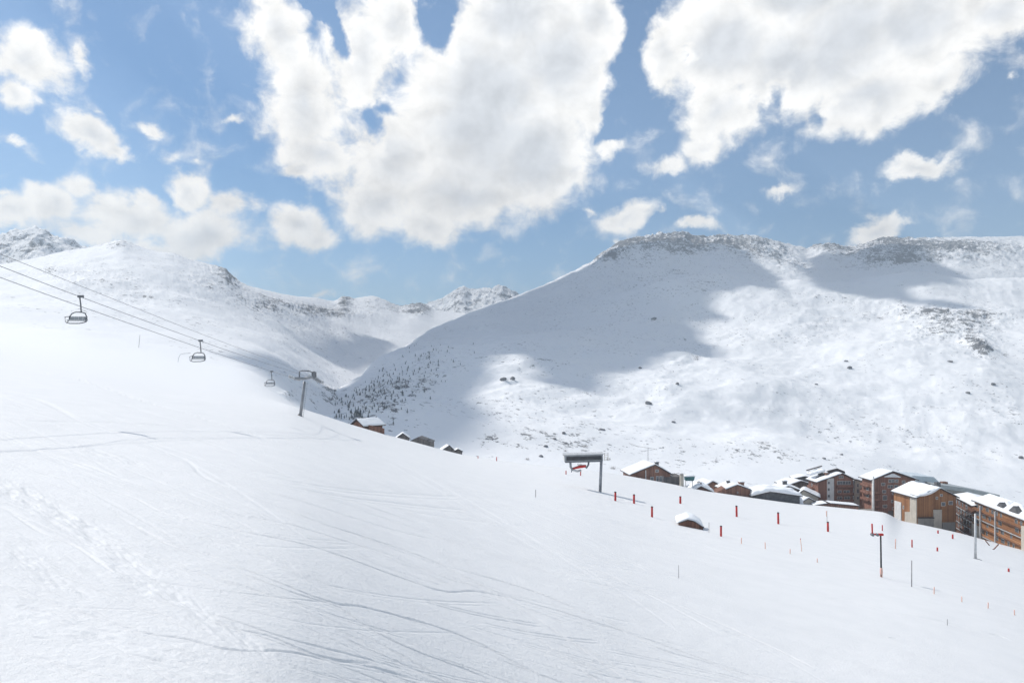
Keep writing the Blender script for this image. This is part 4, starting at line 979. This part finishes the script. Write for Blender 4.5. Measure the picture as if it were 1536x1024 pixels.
# brush around the station
rb = random.Random(4)
for i, (x, y, s, lab) in enumerate([(878,670,1.0,'bare brown shrub showing above the lift station roof'),(918,703,.9,'bare shrub at the snow edge right of the lift station column'),(912,690,.8,'bare shrub behind the service ladder'),(868,698,.8,'bare shrub seen under the lift station'),(790,690,.7,'low bare shrub on the snow edge left of the lift station'),(848,677,.7,'small bare shrub above the left end of the lift station')]):
    m = MB(); h = hitB(x, y)
    for k in range(34):
        a, e = rb.uniform(0, 6.28), rb.uniform(.5, 1.5); L = rb.uniform(1.2, 2.6)*s
        p0 = Vector((rb.uniform(-1.6,1.6)*s, rb.uniform(-1,1)*s, -.3)); p1 = p0 + Vector((math.cos(a)*math.cos(e), math.sin(a)*math.cos(e), math.sin(e)))*L
        p2 = p1 + Vector((rb.uniform(-.6,.6), rb.uniform(-.6,.6), rb.uniform(.1,.6)))*s
        m.tube([p0, p1, p2], .045, 4, .015)
    o = m.build('shrub', M['brush']); o.location = h; tag(o, lab, 'shrub', 'bare shrubs on the snow edge')

# ------------------------------------------------------------------ clouds overhead that shade the slopes
def px2cloud(poly, alt, hit):
    out = []
    for x, y in poly:
        p = np.array(hit(x, y)); t = (alt - p[2]) / SUN[2]; q = p + SUN*t; out.append((q[0], q[1]))
    return np.array(out)
m_cl, nt, b = newmat('cloud_vapour'); nt.nodes.remove(b)
pv = nd(nt, 'ShaderNodeVolumePrincipled'); pv.inputs['Color'].default_value = (.97,.97,.98,1); pv.inputs['Density'].default_value = 0.11; pv.inputs['Anisotropy'].default_value = 0.3
nt.links.new(pv.outputs[0], nt.nodes['Material Output'].inputs['Volume'])
def cloud(poly, alt, seed, thick=42, soft=60):
    n = len(poly); lo, hi = poly.min(0)-160, poly.max(0)+160; st = 15.0
    gx = np.arange(lo[0], hi[0], st); gy = np.arange(lo[1], hi[1], st); X, Y = np.meshgrid(gx, gy)
    inside = np.zeros(X.shape, bool); dist = np.full(X.shape, 1e9)
    for i in range(n):
        a, b_ = poly[i], poly[(i+1) % n]
        c = ((a[1] > Y) != (b_[1] > Y)); xi_ = (b_[0]-a[0])*(Y-a[1])/((b_[1]-a[1]) if abs(b_[1]-a[1]) > 1e-9 else 1e-9)+a[0]
        inside ^= c & (X < xi_)
        v = b_-a; t = np.clip(((X-a[0])*v[0]+(Y-a[1])*v[1])/(v@v+1e-9), 0, 1)
        dist = np.minimum(dist, np.hypot(X-a[0]-t*v[0], Y-a[1]-t*v[1]))
    sd_ = np.where(inside, dist, -dist) + fbm(seed, X, Y, 150, 4, .55)*13
    th = smst(-6, soft*.62, sd_)
    ok = sd_ > -6
    topz = alt + th*thick*(1 + .35*fbm(seed+5, X, Y, 240, 4, .55)); botz = alt - th*thick*.22*(1+.5*fbm(seed+7, X, Y, 160, 3, .5))
    bm = bmesh.new(); T = {}; B_ = {}
    ny, nx = X.shape
    cell = ok[:-1,:-1] & ok[1:,:-1] & ok[:-1,1:] & ok[1:,1:]
    # a vertex with all four cells solid is interior
    full = np.zeros(X.shape, bool); full[1:-1,1:-1] = cell[:-1,:-1] & cell[1:,:-1] & cell[:-1,1:] & cell[1:,1:]
    for j, i in zip(*np.nonzero(cell)):
        for jj, ii in ((j,i),(j,i+1),(j+1,i+1),(j+1,i)):
            if (jj, ii) not in T:
                if full[jj, ii]:
                    T[jj, ii] = bm.verts.new((X[jj,ii], Y[jj,ii], topz[jj,ii]+.5)); B_[jj, ii] = bm.verts.new((X[jj,ii], Y[jj,ii], botz[jj,ii]-.5))
                else: T[jj, ii] = B_[jj, ii] = bm.verts.new((X[jj,ii], Y[jj,ii], alt))
        k = ((j,i),(j,i+1),(j+1,i+1),(j+1,i))
        tv = [T[q] for q in k]; bv = [B_[q] for q in k][::-1]
        if all(T[q] is B_[q] for q in k): continue
        bm.faces.new(tv); bm.faces.new(bv)
    q = MB(); q.bm.free(); q.bm = bm
    o = q.build('cloud', m_cl, None, True); tag(o, kind='structure'); return o
ALT = 2000.0
S1 = [(505,606),(520,588),(560,552),(600,524),(650,494),(700,472),(770,450),(830,425),(880,400),(930,372),(1000,360),(1060,364),(1110,370),(1130,392),(1150,405),(1168,425),(1168,437),(1120,434),(1085,438),(1070,452),(1066,468),(1100,477),(1050,479),(1024,482),(1037,502),(1070,518),(1041,532),(983,541),(945,552),(905,560),(869,587),(835,584),(815,574),(790,556),(786,534),(765,531),(745,540),(724,560),(689,591),(655,618),(634,632),(590,645)]
S2 = [(1195,384),(1192,408),(1217,433),(1280,445),(1346,455),(1420,462),(1475,466),(1440,453),(1376,447),(1362,436),(1400,428),(1450,432),(1440,410),(1400,394),(1380,380),(1385,366),(1330,366),(1260,378)]
s1 = px2cloud(S1, ALT, hitB); s1[:7] += (-38, 10); s1[7:10] += (-60, 10); s1[-3:] += (34, -12); s1[0] += (0, -150); s1[-4] += (14, 0); s1[-2:] += (-30, -60); cloud(s1, ALT, 301)
cloud(px2cloud(S2, ALT+40, hitB), ALT+40, 311, 40, 60)
S3 = [(440,507),(480,500),(520,497),(560,505),(598,520),(575,545),(550,560),(520,552),(478,535)]
S4 = [(450,596),(468,580),(500,584),(525,574),(518,596),(500,606),(478,607)]
cloud(px2cloud(S3, ALT-30, hitA), ALT-30, 321, 24, 40)
cloud(px2cloud(S4, ALT-60, hitA), ALT-60, 331, 16, 30)

# ------------------------------------------------------------------ air
HZ = dict(x0=-3600., x1=4300., y0=-300., y1=4800., z0=-420., z1=580.)
hz = MB().box(HZ['x0'], HZ['x1'], HZ['y0'], HZ['y1'], HZ['z0'], HZ['z1'])
m_h, nt, b = newmat('thin_mountain_air'); nt.nodes.remove(b)
pv = nd(nt, 'ShaderNodeVolumePrincipled'); pv.inputs['Color'].default_value = (.76,.88,1.0,1); pv.inputs['Density'].default_value = 2.5e-4; pv.inputs['Anisotropy'].default_value = 0.1
nt.links.new(pv.outputs[0], nt.nodes['Material Output'].inputs['Volume'])
o = hz.build('haze', m_h); tag(o, kind='stuff')

# ------------------------------------------------------------------ sky with clouds
wd = bpy.data.worlds.new('World'); sc.world = wd; wd.use_nodes = True
nt = wd.node_tree; bg = nt.nodes['Background']
sky = nd(nt, 'ShaderNodeTexSky'); sky.sky_type = 'NISHITA'; sky.sun_disc = False; sky.sun_elevation = SUN_EL; sky.sun_rotation = SUN_AZ
sky.altitude = 1800; sky.air_density = 1.0; sky.dust_density = 0.35; sky.ozone_density = 1.2
gen = nd(nt, 'ShaderNodeTexCoord').outputs['Generated']
sp_ = nd(nt, 'ShaderNodeSeparateXYZ'); nt.links.new(gen, sp_.inputs[0])
az = math_(nt, 'ARCTAN2', sp_.outputs[0], sp_.outputs[1]); el = math_(nt, 'ARCSINE', sp_.outputs[2])
cb = nd(nt, 'ShaderNodeCombineXYZ'); nt.links.new(az, cb.inputs[0]); nt.links.new(el, cb.inputs[1]); ae = cb.outputs[0]
def azel(x, y): return np.array([math.atan2(x-768, F), math.atan2(YH-y, math.hypot(F, x-768))])
# large warp so that outlines billow
wn_ = nd(nt, 'ShaderNodeTexNoise'); wn_.inputs['Scale'].default_value = 11.0; wn_.inputs['Detail'].default_value = 6.0; wn_.inputs['Roughness'].default_value = .62; nt.links.new(ae, wn_.inputs['Vector'])
vs = nd(nt, 'ShaderNodeVectorMath', operation='SUBTRACT'); nt.links.new(wn_.outputs['Color'], vs.inputs[0]); vs.inputs[1].default_value = (.5,.5,.5)
vm = nd(nt, 'ShaderNodeVectorMath', operation='MULTIPLY'); nt.links.new(vs.outputs[0], vm.inputs[0]); vm.inputs[1].default_value = (.085,.075,0)
va = nd(nt, 'ShaderNodeVectorMath', operation='ADD'); nt.links.new(ae, va.inputs[0]); nt.links.new(vm.outputs[0], va.inputs[1]); aw = va.outputs[0]
def blob(cx, cy, rx, ry, rot=0.0, grow=1.35):
    c = azel(cx, cy); r = math.radians(rot); u = azel(cx + rx*math.cos(r), cy + rx*math.sin(r)) - c; v = azel(cx - ry*math.sin(r), cy + ry*math.cos(r)) - c
    a = math.atan2(u[1], u[0])
    mp = mapping(nt, aw, scale=(np.hypot(*u)*grow, np.hypot(*v)*grow, 1), rot=(0,0,a), loc=(c[0], c[1], 0), typ='TEXTURE')
    g = nd(nt, 'ShaderNodeTexGradient', gradient_type='SPHERICAL'); nt.links.new(mp, g.inputs[0]); return g.outputs['Fac']
CL = [ # centre, radii, tilt in photo pixels, weight
 (420,60,48,75,-20,1),(455,150,62,95,-15,1),(480,235,58,42,0,.9),(445,262,34,14,0,.7),(400,10,34,36,0,.9),
 (545,90,62,105,10,1),(590,30,60,60,0,1),(600,230,90,80,0,1.1),(570,300,70,55,0,1),(650,335,78,34,0,.9),(720,170,135,180,10,1.3),(700,290,130,62,0,1.1),(800,235,100,80,-20,1.2),(835,95,118,120,0,1.1),(760,20,130,90,0,1.25),(900,30,60,60,0,1),(890,160,42,50,0,.7),(860,255,36,24,-20,.8),
 (1000,70,55,75,15,.9),(1090,60,110,95,-15,1.2),(1080,170,75,62,0,1),(1050,215,45,30,0,.8),(995,246,42,20,-15,.75),(1190,90,120,85,0,1.2),(1270,60,150,95,-20,1.4),(1300,155,120,52,-18,1.1),(1400,130,80,36,-25,.9),(1370,40,130,80,0,1.3),(1500,20,110,52,-15,1.1),(1536,90,60,22,0,.4),(1190,0,160,60,0,1.3),
 (45,92,66,48,10,1),(20,140,38,34,0,.9),(128,92,20,26,20,.6),(65,60,30,18,0,.6),(132,200,52,30,15,.95),(165,222,36,18,10,.8),(218,188,22,12,10,.55),(22,210,15,8,0,.45),(250,228,26,13,15,.38),(298,236,9,9,0,.3),(140,158,22,9,0,.32),(362,165,18,11,-10,.5),(398,205,10,12,0,.3),
 (75,310,58,40,10,.9),(8,315,34,34,0,.8),(5,285,14,12,0,.6),(110,285,42,24,0,.7),(200,325,95,42,5,.95),(210,300,40,22,0,.8),(280,280,42,28,20,.95),(345,305,44,27,0,.9),(310,345,82,42,0,1),(270,375,90,24,0,.7),(120,350,90,30,0,.65),(450,332,52,32,10,.95),(478,350,40,26,0,.8),(425,345,26,24,0,.6),(486,442,24,10,0,.5),
 (915,216,24,18,15,.7),(940,320,42,22,-15,.85),(890,312,13,8,0,.5),(985,316,14,9,0,.45),(1040,344,54,12,0,.7),(935,359,13,7,0,.5),(1160,285,32,12,-20,.6),(1370,250,72,20,-8,.95),(1425,238,24,7,-5,.3),(1320,336,56,22,-18,.95),(1355,322,26,14,0,.7),(1195,357,8,7,0,.4),(1515,118,16,10,-40,.45)]
HOLES = [(552,172,20,26,30,.44),(566,200,13,26,-15,.40),(580,160,12,12,0,.34),(640,10,30,46,-25,.62),(666,54,16,36,-25,.45),(690,0,28,44,-25,.5),(478,8,16,34,-40,.8),(505,52,13,30,-35,.7),(942,120,30,66,10,.55),(958,0,32,52,20,.6),(1040,78,14,10,0,.5),(920,190,16,26,0,.5),(1165,140,10,40,25,.45),(1235,170,16,16,0,.45),(655,5,24,30,0,.6)]
acc = None
for (cx, cy, rx, ry, rot, wgt) in CL:
    f = math_(nt, 'MULTIPLY', blob(cx, cy, rx, ry, rot), wgt) if wgt != 1 else blob(cx, cy, rx, ry, rot)
    if acc is None: acc = f
    else:
        n = nd(nt, 'ShaderNodeMath', operation='SMOOTH_MAX'); nt.links.new(acc, n.inputs[0]); nt.links.new(f, n.inputs[1]); n.inputs[2].default_value = .12; acc = n.outputs[0]
for (cx, cy, rx, ry, rot, wgt) in HOLES:
    acc = math_(nt, 'SUBTRACT', acc, math_(nt, 'MULTIPLY', blob(cx, cy, rx, ry, rot, 1.5), wgt))
# clouds in the rest of the sky, behind and above
rest = noise(nt, mapping(nt, gen, scale=(1.4,1.4,2.6), loc=(3.1,.7,0)), 2.0, 4, .5)
front = mapr(nt, math_(nt, 'ABSOLUTE', az), 0.72, 0.95); up = mapr(nt, el, 0.55, 0.75)
outw = math_(nt, 'MAXIMUM', front, up)
acc = math_(nt, 'MAXIMUM', acc, math_(nt, 'MULTIPLY', mapr(nt, rest, .45, .75), outw))
# detail
det = noise(nt, mapping(nt, ae, scale=(1,1.15,1)), 20.0, 10, .60, .35)
du = mapping(nt, ae, scale=(1,1.15,1), loc=(-.012, .018, 0))
det2 = noise(nt, du, 20.0, 5, .56, .35)
mid_ = noise(nt, mapping(nt, ae, rot=(0,0,.5), scale=(.65,1.4,1)), 6.5, 5, .5, .2)
dens = math_(nt, 'ADD', acc, math_(nt, 'ADD', math_(nt, 'MULTIPLY', math_(nt, 'SUBTRACT', det, .5), 1.05), math_(nt, 'MULTIPLY', math_(nt, 'SUBTRACT', mid_, .5), .45)))
alpha = mapr(nt, dens, .09, .54)
# thick parts are grey below, thin rims and sunward billows are bright
thick = mapr(nt, math_(nt, 'ADD', acc, math_(nt, 'ADD', math_(nt, 'MULTIPLY', math_(nt, 'SUBTRACT', mid_, .5), .9), math_(nt, 'MULTIPLY', math_(nt, 'SUBTRACT', det, .5), .35))), .46, 1.15)
lit = math_(nt, 'SUBTRACT', det, det2)
ccol = mixc(nt, thick, (1.22,1.19,1.14), (.81,.83,.86))
shade = math_(nt, 'ADD', 1.0, math_(nt, 'MULTIPLY', lit, .6))
shade = math_(nt, 'MAXIMUM', .82, math_(nt, 'MINIMUM', 1.08, shade))
cm = nd(nt, 'ShaderNodeVectorMath', operation='SCALE'); nt.links.new(ccol, cm.inputs[0]); nt.links.new(shade, cm.inputs['Scale'])
SKY_K = 0.106
ss = nd(nt, 'ShaderNodeVectorMath', operation='MULTIPLY'); nt.links.new(sky.outputs[0], ss.inputs[0]); ss.inputs[1].default_value = (SKY_K*.84, SKY_K*1.01, SKY_K*1.05)
ex = nd(nt, 'ShaderNodeVectorMath', operation='SCALE'); nt.links.new(cm.outputs[0], ex.inputs[0]); ex.inputs['Scale'].default_value = 0.85
fin = mixc(nt, alpha, ss.outputs[0], ex.outputs[0])
nt.links.new(fin, bg.inputs['Color']); bg.inputs['Strength'].default_value = 1.0
wd.cycles.sampling_method = 'MANUAL'; wd.cycles.sample_map_resolution = 512

sl = bpy.data.lights.new('sun', 'SUN'); sl.energy = 3.6; sl.angle = math.radians(.53); sl.color = (1.0, .955, .89)
so = bpy.data.objects.new('sun', sl); COL.objects.link(so); so.rotation_euler = Vector((-SUN[0], -SUN[1], -SUN[2])).to_track_quat('-Z', 'Y').to_euler()

# ------------------------------------------------------------------ render settings
sc.view_settings.view_transform = 'Standard'; sc.view_settings.look = 'None'; sc.view_settings.exposure = 0.27; sc.view_settings.gamma = 1.0
sc.cycles.max_bounces = 6; sc.cycles.diffuse_bounces = 3; sc.cycles.glossy_bounces = 2; sc.cycles.volume_bounces = 0; sc.cycles.transparent_max_bounces = 24
sc.cycles.use_denoising = True; sc.cycles.denoiser = 'OPENIMAGEDENOISE'; sc.cycles.denoising_input_passes = 'RGB_ALBEDO_NORMAL'
